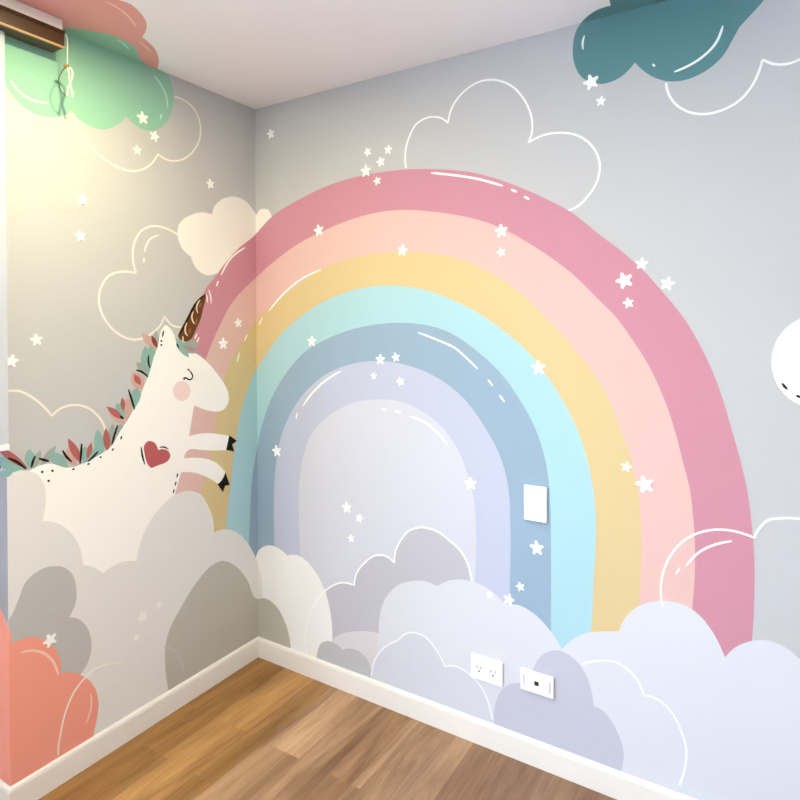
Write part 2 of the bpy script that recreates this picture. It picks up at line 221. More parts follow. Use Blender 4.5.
# ------------------------------------------------------------------ mural
MURAL=[
('painted_rainbow','large painted six-band pastel rainbow arching across both grey walls at the corner','rainbow mural',None,[('band','rose pink outermost band',None,3.011,'rose',0,0,[('L',[-4946,7359,-4918,7538,-4890,7716,-4861,7895,-4832,8074,-4802,8254,-4773,8434,-4742,8614,-4711,8794,-4680,8974,-4648,9154,-4615,9335,-4581,9516,-4546,9698,-4510,9880,-4474,10063,-4437,10245,-4400,10429,-4362,10612,-4323,10796,-4283,10980,-4242,11164,-4201,11349,-4158,11534,-4115,11719,-4071,11906,-4026,12093,-3980,12281,-3934,12469,-3886,12658,-3837,12847,-3787,13036,-3734,13226,-3677,13416,-3617,13607,-3556,13799,-3497,13992,-3443,14187,-3394,14411,-3354,14638,-3308,14865,-3244,15088,-3157,15313,-3056,15538,-2937,15759,-2795,15973,-2638,16159,-2461,16340,-2284,16524,-2121,16709,-1961,16898,-1795,17087,-1618,17273,-1400,17481,-1169,17686,-923,17887,-658,18074,-377,18257,-107,18454,0,18550,0,16647,-92,16579,-348,16389,-601,16201,-843,16012,-1071,15821,-1277,15623,-1440,15442,-1587,15256,-1723,15066,-1851,14874,-1973,14682,-2093,14492,-2218,14286,-2335,14078,-2446,13871,-2554,13664,-2660,13458,-2768,13255,-2871,13069,-2974,12885,-3075,12702,-3174,12519,-3267,12336,-3366,12131,-3460,11926,-3550,11720,-3637,11515,-3719,11310,-3799,11105,-3867,10923,-3932,10742,-3995,10560,-4056,10378,-4114,10196,-4168,10013,-4220,9831,-4269,9648,-4315,9465,-4356,9284,-4394,9104,-4429,8922,-4460,8740,-4490,8558,-4518,8375,-4545,8192,-4570,8009,-4596,7826]),('R',[0,18550,170,18668,437,18866,712,19063,999,19244,1230,19352,1473,19445,1717,19533,1995,19628,2274,19715,2552,19798,2798,19868,3044,19936,3288,20000,3533,20059,3777,20114,4020,20162,4263,20205,4531,20244,4798,20277,5065,20303,5330,20324,5593,20340,5854,20352,6086,20359,6317,20362,6547,20362,6775,20357,7001,20350,7225,20339,7447,20326,7664,20310,7880,20290,8094,20268,8306,20243,8516,20216,8723,20186,8929,20154,9132,20120,9334,20083,9533,20044,9730,20001,9926,19956,10120,19908,10312,19857,10500,19802,10707,19733,10911,19658,11111,19579,11307,19495,11501,19409,11691,19323,11859,19245,12023,19164,12186,19082,12346,18999,12504,18914,12660,18828,12813,18742,12984,18645,13152,18548,13318,18450,13481,18349,13640,18246,13793,18138,13935,18028,14072,17912,14205,17793,14336,17673,14465,17552,14593,17433,14723,17317,14848,17210,14974,17105,15100,17000,15224,16896,15345,16790,15462,16682,15582,16567,15699,16451,15813,16333,15924,16214,16033,16094,16130,15982,16225,15868,16317,15754,16408,15638,16497,15523,16585,15407,16679,15286,16772,15164,16863,15042,16952,14920,17038,14796,17120,14670,17205,14531,17285,14389,17362,14246,17436,14102,17507,13957,17576,13811,17639,13672,17700,13533,17758,13392,17815,13251,17868,13110,17918,12972,17965,12834,18009,12695,18052,12556,18094,12416,18137,12268,18178,12119,18216,11970,18254,11821,18292,11672,18330,11523,18366,11387,18402,11252,18438,11116,18473,10981,18506,10845,18538,10709,18568,10575,18596,10440,18624,10305,18650,10169,18674,10034,18696,9898,18716,9763,18734,9627,18751,9491,18766,9355,18781,9219,18796,9070,18809,8921,18822,8771,18833,8621,18842,8471,18849,8334,18855,8197,18859,8060,18863,7923,18866,7785,18867,7648,18868,7510,18867,7372,18866,7233,18864,7094,18861,6955,18857,6816,18853,6673,18848,6529,18842,6386,18835,6241,18828,6097,18820,5953,18812,5808,18802,5648,18791,5488,18779,5327,18767,5166,18755,5005,18742,4844,17210,5250,17228,5418,17246,5584,17264,5751,17281,5917,17297,6084,17313,6249,17327,6415,17339,6568,17350,6721,17361,6875,17370,7027,17378,7180,17383,7325,17387,7471,17390,7616,17391,7761,17391,7905,17390,8049,17387,8193,17382,8337,17376,8480,17369,8624,17360,8766,17350,8909,17338,9052,17326,9195,17313,9338,17297,9480,17279,9622,17257,9762,17230,9904,17199,10045,17165,10186,17130,10326,17094,10466,17059,10607,17023,10761,16987,10916,16951,11070,16913,11225,16874,11379,16831,11532,16785,11691,16736,11849,16684,12007,16631,12164,16574,12320,16523,12454,16471,12589,16416,12722,16360,12855,16301,12987,16239,13119,16174,13248,16099,13389,16021,13528,15939,13666,15854,13803,15767,13940,15679,14076,15584,14224,15487,14373,15387,14521,15282,14665,15170,14806,15064,14926,14952,15042,14837,15158,14722,15275,14604,15399,14487,15526,14368,15653,14248,15780,14126,15906,14001,16030,13871,16151,13744,16263,13614,16373,13481,16481,13344,16588,13205,16693,13063,16797,12919,16900,12772,17002,12623,17103,12473,17204,12305,17314,12136,17425,11963,17534,11786,17641,11606,17743,11420,17838,11243,17921,11061,18000,10876,18075,10688,18146,10496,18213,10308,18275,10116,18332,9922,18386,9725,18438,9529,18486,9329,18532,9128,18574,8924,18615,8718,18653,8511,18691,8301,18728,8089,18763,7875,18794,7658,18820,7440,18839,7219,18851,6995,18857,6769,18857,6542,18851,6314,18840,6078,18821,5841,18795,5603,18763,5364,18726,5125,18684,4874,18637,4623,18583,4370,18524,4117,18460,3863,18392,3609,18320,3340,18241,3070,18157,2799,18068,2530,17972,2264,17868,2034,17767,1806,17659,1580,17545,1354,17427,1129,17307,883,17172,637,17033,393,16889,149,16741,0,16647])]),('band','pale peach second band',None,3.022,'peach',0,0,[('L',[-4596,7826,-4570,8009,-4545,8192,-4518,8375,-4490,8558,-4460,8740,-4429,8922,-4394,9104,-4356,9284,-4315,9465,-4269,9648,-4220,9831,-4168,10013,-4114,10196,-4056,10378,-3995,10560,-3932,10742,-3867,10923,-3799,11105,-3719,11310,-3637,11515,-3550,11720,-3460,11926,-3366,12131,-3267,12336,-3174,12519,-3075,12702,-2974,12885,-2871,13069,-2768,13255,-2660,13458,-2554,13664,-2446,13871,-2335,14078,-2218,14286,-2093,14492,-1973,14682,-1851,14874,-1723,15066,-1587,15256,-1440,15442,-1277,15623,-1071,15821,-843,16012,-601,16201,-348,16389,-92,16579,0,16647,0,14767,-108,14677,-328,14467,-533,14250,-728,14034,-890,13850,-1047,13667,-1197,13483,-1337,13296,-1463,13107,-1573,12919,-1672,12728,-1763,12535,-1848,12342,-1925,12143,-1990,11942,-2046,11739,-2095,11535,-2138,11329,-2177,11123,-2215,10917,-2253,10711,-2293,10507,-2337,10305,-2389,10068,-2438,9832,-2490,9597,-2550,9366,-2609,9166,-2673,8968,-2742,8772,-2812,8579,-2885,8388,-2977,8169,-3062,7949,-3117,7744,-3156,7533,-3183,7317,-3202,7098,-3217,6878]),('R',[0,16647,149,16741,393,16889,637,17033,883,17172,1129,17307,1354,17427,1580,17545,1806,17659,2034,17767,2264,17868,2530,17972,2799,18068,3070,18157,3340,18241,3609,18320,3863,18392,4117,18460,4370,18524,4623,18583,4874,18637,5125,18684,5364,18726,5603,18763,5841,18795,6078,18821,6314,18840,6542,18851,6769,18857,6995,18857,7219,18851,7440,18839,7658,18820,7875,18794,8089,18763,8301,18728,8511,18691,8718,18653,8924,18615,9128,18574,9329,18532,9529,18486,9725,18438,9922,18386,10116,18332,10308,18275,10496,18213,10688,18146,10876,18075,11061,18000,11243,17921,11420,17838,11606,17743,11786,17641,11963,17534,12136,17425,12305,17314,12473,17204,12623,17103,12772,17002,12919,16900,13063,16797,13205,16693,13344,16588,13481,16481,13614,16373,13744,16263,13871,16151,14001,16030,14126,15906,14248,15780,14368,15653,14487,15526,14604,15399,14722,15275,14837,15158,14952,15042,15064,14926,15170,14806,15282,14665,15387,14521,15487,14373,15584,14224,15679,14076,15767,13940,15854,13803,15939,13666,16021,13528,16099,13389,16174,13248,16239,13119,16301,12987,16360,12855,16416,12722,16471,12589,16523,12454,16574,12320,16631,12164,16684,12007,16736,11849,16785,11691,16831,11532,16874,11379,16913,11225,16951,11070,16987,10916,17023,10761,17059,10607,17094,10466,17130,10326,17165,10186,17199,10045,17230,9904,17257,9762,17279,9622,17297,9480,17313,9338,17326,9195,17338,9052,17350,8909,17360,8766,17369,8624,17376,8480,17382,8337,17387,8193,17390,8049,17391,7905,17391,7761,17390,7616,17387,7471,17383,7325,17378,7180,17370,7027,17361,6875,17350,6721,17339,6568,17327,6415,17313,6249,17297,6084,17281,5917,17264,5751,17246,5584,17228,5418,17210,5250,15754,4996,15773,5166,15791,5336,15808,5505,15825,5674,15841,5843,15855,6011,15868,6179,15879,6345,15888,6511,15897,6676,15904,6841,15910,7006,15915,7173,15919,7340,15922,7506,15924,7673,15925,7839,15924,8005,15923,8166,15921,8326,15918,8487,15914,8647,15906,8807,15895,8965,15879,9138,15859,9311,15836,9483,15810,9654,15781,9824,15752,9979,15721,10133,15687,10287,15650,10440,15608,10591,15558,10755,15501,10917,15441,11078,15379,11238,15318,11400,15259,11558,15200,11718,15140,11877,15076,12035,15007,12190,14941,12327,14872,12464,14799,12599,14722,12731,14625,12886,14523,13037,14416,13186,14306,13328,14189,13466,14069,13603,13948,13741,13838,13866,13726,13991,13612,14116,13497,14241,13380,14366,13262,14491,13141,14616,13026,14736,12910,14856,12793,14977,12674,15097,12552,15216,12427,15333,12298,15448,12160,15564,12019,15679,11874,15792,11725,15903,11573,16010,11416,16114,11241,16223,11061,16329,10876,16431,10686,16529,10492,16622,10306,16706,10115,16786,9920,16861,9721,16929,9526,16985,9328,17035,9125,17079,8920,17118,8712,17154,8506,17184,8296,17210,8084,17231,7869,17248,7653,17262,7434,17274,7213,17285,6989,17293,6764,17297,6537,17296,6305,17290,6071,17279,5836,17263,5600,17240,5356,17209,5110,17171,4864,17126,4617,17075,4371,17018,4113,16952,3855,16879,3599,16797,3324,16693,3053,16575,2785,16447,2519,16312,2252,16174,2023,16054,1794,15929,1567,15801,1340,15667,1115,15530,863,15372,610,15210,361,15042,119,14865,0,14767])]),('band','golden yellow third band',None,3.033,'yellow',0,0,[('L',[-3217,6878,-3202,7098,-3183,7317,-3156,7533,-3117,7744,-3062,7949,-2977,8169,-2885,8388,-2812,8579,-2742,8772,-2673,8968,-2609,9166,-2550,9366,-2490,9597,-2438,9832,-2389,10068,-2337,10305,-2293,10507,-2253,10711,-2215,10917,-2177,11123,-2138,11329,-2095,11535,-2046,11739,-1990,11942,-1925,12143,-1848,12342,-1763,12535,-1672,12728,-1573,12919,-1463,13107,-1337,13296,-1197,13483,-1047,13667,-890,13850,-728,14034,-533,14250,-328,14467,-108,14677,0,14767,0,12631,-126,12468,-271,12256,-402,12039,-522,11820,-633,11600,-731,11385,-819,11168,-898,10949,-970,10729,-1037,10508,-1099,10288,-1155,10077,-1204,9864,-1249,9651,-1291,9438,-1331,9225,-1370,8997,-1405,8768,-1437,8538,-1470,8309,-1506,8082,-1548,7840,-1592,7599,-1636,7359,-1677,7118,-1710,6909,-1741,6701,-1770,6492,-1797,6283,-1820,6073,-1839,5871,-1855,5668,-1869,5464,-1881,5260,-1891,5056,-1899,4851,-1906,4646,-1911,4440,-1916,4234]),('R',[0,14767,119,14865,361,15042,610,15210,863,15372,1115,15530,1340,15667,1567,15801,1794,15929,2023,16054,2252,16174,2519,16312,2785,16447,3053,16575,3324,16693,3599,16797,3855,16879,4113,16952,4371,17018,4617,17075,4864,17126,5110,17171,5356,17209,5600,17240,5836,17263,6071,17279,6305,17290,6537,17296,6764,17297,6989,17293,7213,17285,7434,17274,7653,17262,7869,17248,8084,17231,8296,17210,8506,17184,8712,17154,8920,17118,9125,17079,9328,17035,9526,16985,9721,16929,9920,16861,10115,16786,10306,16706,10492,16622,10686,16529,10876,16431,11061,16329,11241,16223,11416,16114,11573,16010,11725,15903,11874,15792,12019,15679,12160,15564,12298,15448,12427,15333,12552,15216,12674,15097,12793,14977,12910,14856,13026,14736,13141,14616,13262,14491,13380,14366,13497,14241,13612,14116,13726,13991,13838,13866,13948,13741,14069,13603,14189,13466,14306,13328,14416,13186,14523,13037,14625,12886,14722,12731,14799,12599,14872,12464,14941,12327,15007,12190,15076,12035,15140,11877,15200,11718,15259,11558,15318,11400,15379,11238,15441,11078,15501,10917,15558,10755,15608,10591,15650,10440,15687,10287,15721,10133,15752,9979,15781,9824,15810,9654,15836,9483,15859,9311,15879,9138,15895,8965,15906,8807,15914,8647,15918,8487,15921,8326,15923,8166,15924,8005,15925,7839,15924,7673,15922,7506,15919,7340,15915,7173,15910,7006,15904,6841,15897,6676,15888,6511,15879,6345,15868,6179,15855,6011,15841,5843,15825,5674,15808,5505,15791,5336,15773,5166,15754,4996,14351,4136,14376,4325,14401,4514,14423,4702,14444,4889,14460,5063,14474,5237,14485,5410,14494,5582,14501,5754,14508,5926,14514,6098,14521,6270,14528,6441,14537,6613,14547,6779,14557,6944,14567,7109,14576,7274,14583,7439,14590,7610,14595,7780,14599,7950,14601,8119,14599,8288,14595,8444,14588,8600,14580,8756,14569,8911,14555,9065,14538,9219,14516,9386,14490,9554,14461,9721,14429,9886,14393,10051,14353,10215,14309,10383,14260,10551,14208,10717,14152,10882,14091,11046,14026,11208,13957,11365,13883,11520,13804,11674,13722,11827,13636,11978,13547,12129,13460,12272,13369,12415,13275,12556,13178,12697,13078,12836,12974,12973,12854,13124,12731,13275,12603,13423,12470,13569,12330,13709,12190,13838,12044,13964,11892,14085,11735,14204,11575,14322,11413,14438,11266,14540,11117,14642,10965,14743,10810,14841,10651,14936,10488,15027,10303,15123,10113,15214,9919,15302,9720,15386,9518,15468,9322,15546,9122,15622,8919,15695,8712,15762,8500,15821,8293,15870,8082,15913,7867,15950,7649,15981,7429,16006,7208,16027,6984,16042,6758,16051,6529,16053,6300,16047,6065,16033,5827,16009,5588,15978,5348,15940,5110,15894,4857,15838,4604,15773,4351,15700,4100,15619,3851,15530,3579,15422,3309,15304,3042,15176,2778,15039,2518,14895,2297,14765,2078,14629,1862,14486,1652,14337,1450,14180,1262,14018,1081,13848,907,13671,737,13491,570,13307,386,13101,205,12891,33,12675,0,12631])]),('band','mint turquoise fourth band',None,3.044,'mint',0,0,[('L',[-1916,4234,-1911,4440,-1906,4646,-1899,4851,-1891,5056,-1881,5260,-1869,5464,-1855,5668,-1839,5871,-1820,6073,-1797,6283,-1770,6492,-1741,6701,-1710,6909,-1677,7118,-1636,7359,-1592,7599,-1548,7840,-1506,8082,-1470,8309,-1437,8538,-1405,8768,-1370,8997,-1331,9225,-1291,9438,-1249,9651,-1204,9864,-1155,10077,-1099,10288,-1037,10508,-970,10729,-898,10949,-819,11168,-731,11385,-633,11600,-522,11820,-402,12039,-271,12256,-126,12468,0,12631,0,9171,-3,9160,-70,8937,-132,8715,-189,8491,-237,8274,-279,8056,-316,7837,-348,7617,-376,7396,-396,7183,-411,6969,-422,6754,-432,6538,-443,6324,-457,6110,-471,5896,-484,5682,-498,5469,-511,5256,-524,5042,-537,4829,-550,4616,-563,4403,-575,4190,-588,3977,-600,3765,-613,3552]),('R',[0,12631,33,12675,205,12891,386,13101,570,13307,737,13491,907,13671,1081,13848,1262,14018,1450,14180,1652,14337,1862,14486,2078,14629,2297,14765,2518,14895,2778,15039,3042,15176,3309,15304,3579,15422,3851,15530,4100,15619,4351,15700,4604,15773,4857,15838,5110,15894,5348,15940,5588,15978,5827,16009,6065,16033,6300,16047,6529,16053,6758,16051,6984,16042,7208,16027,7429,16006,7649,15981,7867,15950,8082,15913,8293,15870,8500,15821,8712,15762,8919,15695,9122,15622,9322,15546,9518,15468,9720,15386,9919,15302,10113,15214,10303,15123,10488,15027,10651,14936,10810,14841,10965,14743,11117,14642,11266,14540,11413,14438,11575,14322,11735,14204,11892,14085,12044,13964,12190,13838,12330,13709,12470,13569,12603,13423,12731,13275,12854,13124,12974,12973,13078,12836,13178,12697,13275,12556,13369,12415,13460,12272,13547,12129,13636,11978,13722,11827,13804,11674,13883,11520,13957,11365,14026,11208,14091,11046,14152,10882,14208,10717,14260,10551,14309,10383,14353,10215,14393,10051,14429,9886,14461,9721,14490,9554,14516,9386,14538,9219,14555,9065,14569,8911,14580,8756,14588,8600,14595,8444,14599,8288,14601,8119,14599,7950,14595,7780,14590,7610,14583,7439,14576,7274,14567,7109,14557,6944,14547,6779,14537,6613,14528,6441,14521,6270,14514,6098,14508,5926,14501,5754,14494,5582,14485,5410,14474,5237,14460,5063,14444,4889,14423,4702,14401,4514,14376,4325,14351,4136,13163,3958,13163,4121,13163,4285,13164,4449,13164,4612,13164,4776,13164,4939,13164,5103,13164,5266,13165,5430,13165,5593,13165,5756,13166,5920,13166,6083,13167,6247,13167,6410,13167,6573,13168,6736,13168,6900,13167,7063,13167,7225,13166,7388,13166,7551,13166,7714,13165,7877,13164,8040,13161,8203,13157,8365,13151,8527,13145,8689,13137,8851,13129,9013,13118,9174,13104,9335,13086,9495,13064,9656,13038,9817,13009,9977,12975,10136,12937,10293,12888,10468,12834,10641,12773,10813,12707,10982,12635,11149,12561,11302,12482,11453,12398,11602,12308,11749,12215,11894,12119,12038,12013,12192,11903,12344,11788,12495,11668,12643,11542,12788,11410,12928,11280,13056,11144,13180,11002,13302,10856,13421,10705,13537,10549,13649,10390,13759,10208,13880,10020,14001,9827,14116,9625,14221,9415,14313,9196,14387,8968,14450,8734,14502,8495,14547,8287,14578,8076,14602,7860,14619,7642,14630,7423,14635,7201,14635,6977,14628,6750,14614,6522,14595,6293,14571,6057,14541,5820,14505,5581,14462,5341,14413,5101,14358,4851,14293,4599,14220,4348,14141,4099,14054,3858,13964,3615,13868,3374,13765,3140,13652,2915,13527,2683,13375,2462,13207,2250,13027,2047,12837,1852,12641,1665,12440,1498,12250,1338,12054,1187,11853,1043,11647,909,11438,774,11207,652,10971,539,10731,435,10488,337,10244,240,9976,153,9705,73,9432,0,9171])]),('band','dusty blue fifth band',None,3.055,'blue',0,0,[('L',[-613,3552,-600,3765,-588,3977,-575,4190,-563,4403,-550,4616,-537,4829,-524,5042,-511,5256,-498,5469,-484,5682,-471,5896,-457,6110,-443,6324,-432,6538,-422,6754,-411,6969,-396,7183,-376,7396,-348,7617,-316,7837,-279,8056,-237,8274,-189,8491,-132,8715,-70,8937,-3,9160,0,9171,0,3413]),('R',[0,9171,73,9432,153,9705,240,9976,337,10244,435,10488,539,10731,652,10971,774,11207,909,11438,1043,11647,1187,11853,1338,12054,1498,12250,1665,12440,1852,12641,2047,12837,2250,13027,2462,13207,2683,13375,2915,13527,3140,13652,3374,13765,3615,13868,3858,13964,4099,14054,4348,14141,4599,14220,4851,14293,5101,14358,5341,14413,5581,14462,5820,14505,6057,14541,6293,14571,6522,14595,6750,14614,6977,14628,7201,14635,7423,14635,7642,14630,7860,14619,8076,14602,8287,14578,8495,14547,8734,14502,8968,14450,9196,14387,9415,14313,9625,14221,9827,14116,10020,14001,10208,13880,10390,13759,10549,13649,10705,13537,10856,13421,11002,13302,11144,13180,11280,13056,11410,12928,11542,12788,11668,12643,11788,12495,11903,12344,12013,12192,12119,12038,12215,11894,12308,11749,12398,11602,12482,11453,12561,11302,12635,11149,12707,10982,12773,10813,12834,10641,12888,10468,12937,10293,12975,10136,13009,9977,13038,9817,13064,9656,13086,9495,13104,9335,13118,9174,13129,9013,13137,8851,13145,8689,13151,8527,13157,8365,13161,8203,13164,8040,13165,7877,13166,7714,13166,7551,13166,7388,13167,7225,13167,7063,13168,6900,13168,6736,13167,6573,13167,6410,13167,6247,13166,6083,13166,5920,13165,5756,13165,5593,13165,5430,13164,5266,13164,5103,13164,4939,13164,4776,13164,4612,13164,4449,13163,4285,13163,4121,13163,3958,11717,4228,11720,4415,11722,4603,11725,4791,11729,4978,11733,5166,11737,5353,11742,5534,11748,5714,11754,5895,11760,6075,11766,6256,11771,6436,11775,6615,11777,6785,11779,6955,11780,7124,11780,7293,11779,7462,11777,7631,11774,7800,11770,7968,11766,8153,11761,8339,11755,8524,11744,8708,11725,8891,11702,9058,11675,9224,11642,9389,11601,9551,11543,9738,11475,9923,11398,10105,11313,10283,11233,10433,11145,10580,11052,10724,10954,10868,10854,11010,10754,11151,10652,11292,10546,11432,10435,11569,10318,11702,10193,11829,10062,11950,9924,12067,9779,12180,9628,12289,9471,12391,9309,12488,9118,12588,8919,12681,8711,12767,8498,12845,8279,12915,8071,12974,7857,13027,7639,13072,7416,13109,7198,13137,6974,13158,6747,13171,6517,13175,6286,13169,6051,13154,5813,13129,5572,13095,5332,13051,5094,12997,4837,12927,4580,12847,4324,12754,4074,12648,3832,12530,3604,12399,3383,12254,3169,12098,2964,11932,2769,11759,2581,11575,2404,11381,2237,11179,2081,10972,1935,10760,1784,10518,1647,10268,1524,10014,1417,9758,1325,9491,1252,9220,1191,8948,1138,8676,1099,8453,1068,8231,1043,8008,1023,7785,1007,7562,994,7340,984,7101,980,6863,980,6624,982,6386,985,6149,987,5933,991,5717,996,5501,1001,5285,1005,5070,1009,4854,1012,4638,1016,4422,1019,4206,1022,3990,1025,3773,0,3413])]),('band','pale lavender innermost band',None,3.066,'lavender',0,0,[('R',[1025,3773,1022,3990,1019,4206,1016,4422,1012,4638,1009,4854,1005,5070,1001,5285,996,5501,991,5717,987,5933,985,6149,982,6386,980,6624,980,6863,984,7101,994,7340,1007,7562,1023,7785,1043,8008,1068,8231,1099,8453,1138,8676,1191,8948,1252,9220,1325,9491,1417,9758,1524,10014,1647,10268,1784,10518,1935,10760,2081,10972,2237,11179,2404,11381,2581,11575,2769,11759,2964,11932,3169,12098,3383,12254,3604,12399,3832,12530,4074,12648,4324,12754,4580,12847,4837,12927,5094,12997,5332,13051,5572,13095,5813,13129,6051,13154,6286,13169,6517,13175,6747,13171,6974,13158,7198,13137,7416,13109,7639,13072,7857,13027,8071,12974,8279,12915,8498,12845,8711,12767,8919,12681,9118,12588,9309,12488,9471,12391,9628,12289,9779,12180,9924,12067,10062,11950,10193,11829,10318,11702,10435,11569,10546,11432,10652,11292,10754,11151,10854,11010,10954,10868,11052,10724,11145,10580,11233,10433,11313,10283,11398,10105,11475,9923,11543,9738,11601,9551,11642,9389,11675,9224,11702,9058,11725,8891,11744,8708,11755,8524,11761,8339,11766,8153,11770,7968,11774,7800,11777,7631,11779,7462,11780,7293,11780,7124,11779,6955,11777,6785,11775,6615,11771,6436,11766,6256,11760,6075,11754,5895,11748,5714,11742,5534,11737,5353,11733,5166,11729,4978,11725,4791,11722,4603,11720,4415,11717,4228,10385,4401,10397,4580,10409,4758,10421,4937,10432,5115,10443,5293,10454,5470,10464,5648,10475,5825,10485,6003,10496,6180,10505,6356,10512,6533,10516,6708,10519,6884,10519,7058,10518,7233,10514,7407,10507,7580,10499,7754,10489,7928,10476,8101,10458,8272,10433,8442,10400,8614,10360,8784,10314,8953,10262,9121,10205,9286,10139,9465,10066,9643,9987,9819,9898,9991,9799,10156,9682,10326,9555,10493,9416,10654,9265,10806,9101,10947,8953,11057,8795,11161,8628,11258,8453,11347,8273,11428,8070,11508,7857,11580,7637,11640,7410,11685,7194,11710,6971,11721,6742,11720,6511,11709,6279,11689,6042,11660,5802,11622,5560,11573,5320,11511,5085,11436,4826,11332,4569,11210,4320,11073,4080,10924,3828,10748,3583,10557,3358,10351,3161,10132,3019,9930,2901,9715,2802,9492,2717,9266,2641,9041,2581,8828,2534,8614,2498,8399,2469,8184,2442,7969,2420,7742,2406,7516,2399,7289,2397,7063,2398,6838,2401,6613,2404,6388,2408,6178,2415,5969,2424,5761,2434,5552,2443,5344,2450,5135,2456,4926,2462,4717,2467,4507,2471,4298,2475,4088,2478,3879,2482,3669,2485,3459,2488,3250,2491,3040])]),('arch_field','pale grey field under the arch',None,3.077,'archfield',0,0,[('R',[2491,3040,2488,3250,2485,3459,2482,3669,2478,3879,2475,4088,2471,4298,2467,4507,2462,4717,2456,4926,2450,5135,2443,5344,2434,5552,2424,5761,2415,5969,2408,6178,2404,6388,2401,6613,2398,6838,2397,7063,2399,7289,2406,7516,2420,7742,2442,7969,2469,8184,2498,8399,2534,8614,2581,8828,2641,9041,2717,9266,2802,9492,2901,9715,3019,9930,3161,10132,3358,10351,3583,10557,3828,10748,4080,10924,4320,11073,4569,11210,4826,11332,5085,11436,5320,11511,5560,11573,5802,11622,6042,11660,6279,11689,6511,11709,6742,11720,6971,11721,7194,11710,7410,11685,7637,11640,7857,11580,8070,11508,8273,11428,8453,11347,8628,11258,8795,11161,8953,11057,9101,10947,9265,10806,9416,10654,9555,10493,9682,10326,9799,10156,9898,9991,9987,9819,10066,9643,10139,9465,10205,9286,10262,9121,10314,8953,10360,8784,10400,8614,10433,8442,10458,8272,10476,8101,10489,7928,10499,7754,10507,7580,10514,7407,10518,7233,10519,7058,10519,6884,10516,6708,10512,6533,10505,6356,10496,6180,10485,6003,10475,5825,10464,5648,10454,5470,10443,5293,10432,5115,10421,4937,10409,4758,10397,4580,10385,4401])]),('highlight',None,None,4.088,'white',8,1,[('R',[8764,20036,8928,20003,9091,19969,9253,19935,9413,19900,9572,19863,9729,19825,9870,19790,10009,19753,10148,19716,10285,19678,10421,19638,10555,19597,10688,19553,10832,19503,10975,19450,11116,19395,11255,19339,11393,19283,11530,19226])]),('highlight',None,None,4.099,'white',8,1,[('R',[11815,19074,12026,18965])]),('highlight',None,None,4.11,'white',8,1,[('R',[12269,18788,12458,18668])]),('highlight',None,None,4.121,'white',8,1,[('L',[-638,17896,-838,17783,-1031,17668,-1210,17548,-1372,17421,-1497,17301,-1608,17174,-1708,17041,-1800,16905,-1887,16766,-1970,16627])]),('highlight',None,None,4.132,'white',8,1,[('L',[-2114,16372,-2225,16150])]),('highlight',None,None,4.143,'white',7,1,[('R',[3651,16814,3461,16761,3271,16705,3081,16646,2893,16583,2709,16513,2529,16435,2356,16350,2188,16258,2023,16160,1862,16057,1703,15949,1548,15839,1384,15714,1224,15584,1069,15449,915,15311,762,15170])]),('highlight',None,None,4.154,'white',7,1,[('R',[375,14893,162,14567])]),('highlight',None,None,4.165,'white',7,1,[('L',[-536,14181,-729,13862])]),('highlight',None,None,4.176,'white',7,1,[('L',[-983,13401,-1133,13005])]),('highlight',None,None,4.187,'white',7,1,[('R',[8199,14272,8365,14220,8529,14168,8691,14115,8852,14061,9010,14005,9155,13955,9301,13905,9444,13853,9581,13796,9711,13729,9841,13644,9963,13550,10080,13451,10197,13353,10299,13270,10399,13186,10498,13101,10597,13017])]),('highlight',None,None,4.198,'white',7,1,[('R',[10970,12670,11153,12456])]),('highlight',None,None,4.209,'white',7,1,[('R',[11390,12162,11570,11936])]),('highlight',None,None,4.22,'white',8,1,[('R',[4647,12723,4480,12643,4313,12560,4149,12475,3987,12384,3831,12286,3689,12189,3550,12086,3415,11978,3284,11865,3158,11749,3037,11630,2905,11487,2779,11340,2656,11190])]),('highlight',None,None,4.231,'white',7,1,[('R',[2364,10898,2268,10617])]),('highlight',None,None,4.242,'white',7,1,[('R',[6554,11335,6828,11354])]),('highlight',None,None,4.253,'white',7,1,[('R',[7165,11310,7453,11294])]),('highlight',None,None,4.264,'white',8,1,[('R',[7823,11173,7996,11135,8165,11093,8328,11045,8482,10986,8621,10918,8754,10841,8880,10757,8999,10667,9115,10565,9223,10455,9324,10340,9422,10223])]),('highlight',None,None,4.275,'white',6,1,[('L',[-3202,14242,-3325,14028])]),('highlight',None,None,4.286,'white',6,1,[('L',[-3107,14102,-3255,13810])]),('highlight',None,None,4.297,'white',6,1,[('L',[-2746,15815,-2718,15737,-2698,15657,-2693,15567,-2699,15477])]),('highlight',None,None,4.308,'white',6,1,[('L',[-2630,16000,-2567,15874,-2521,15744,-2500,15595,-2498,15442])])]),
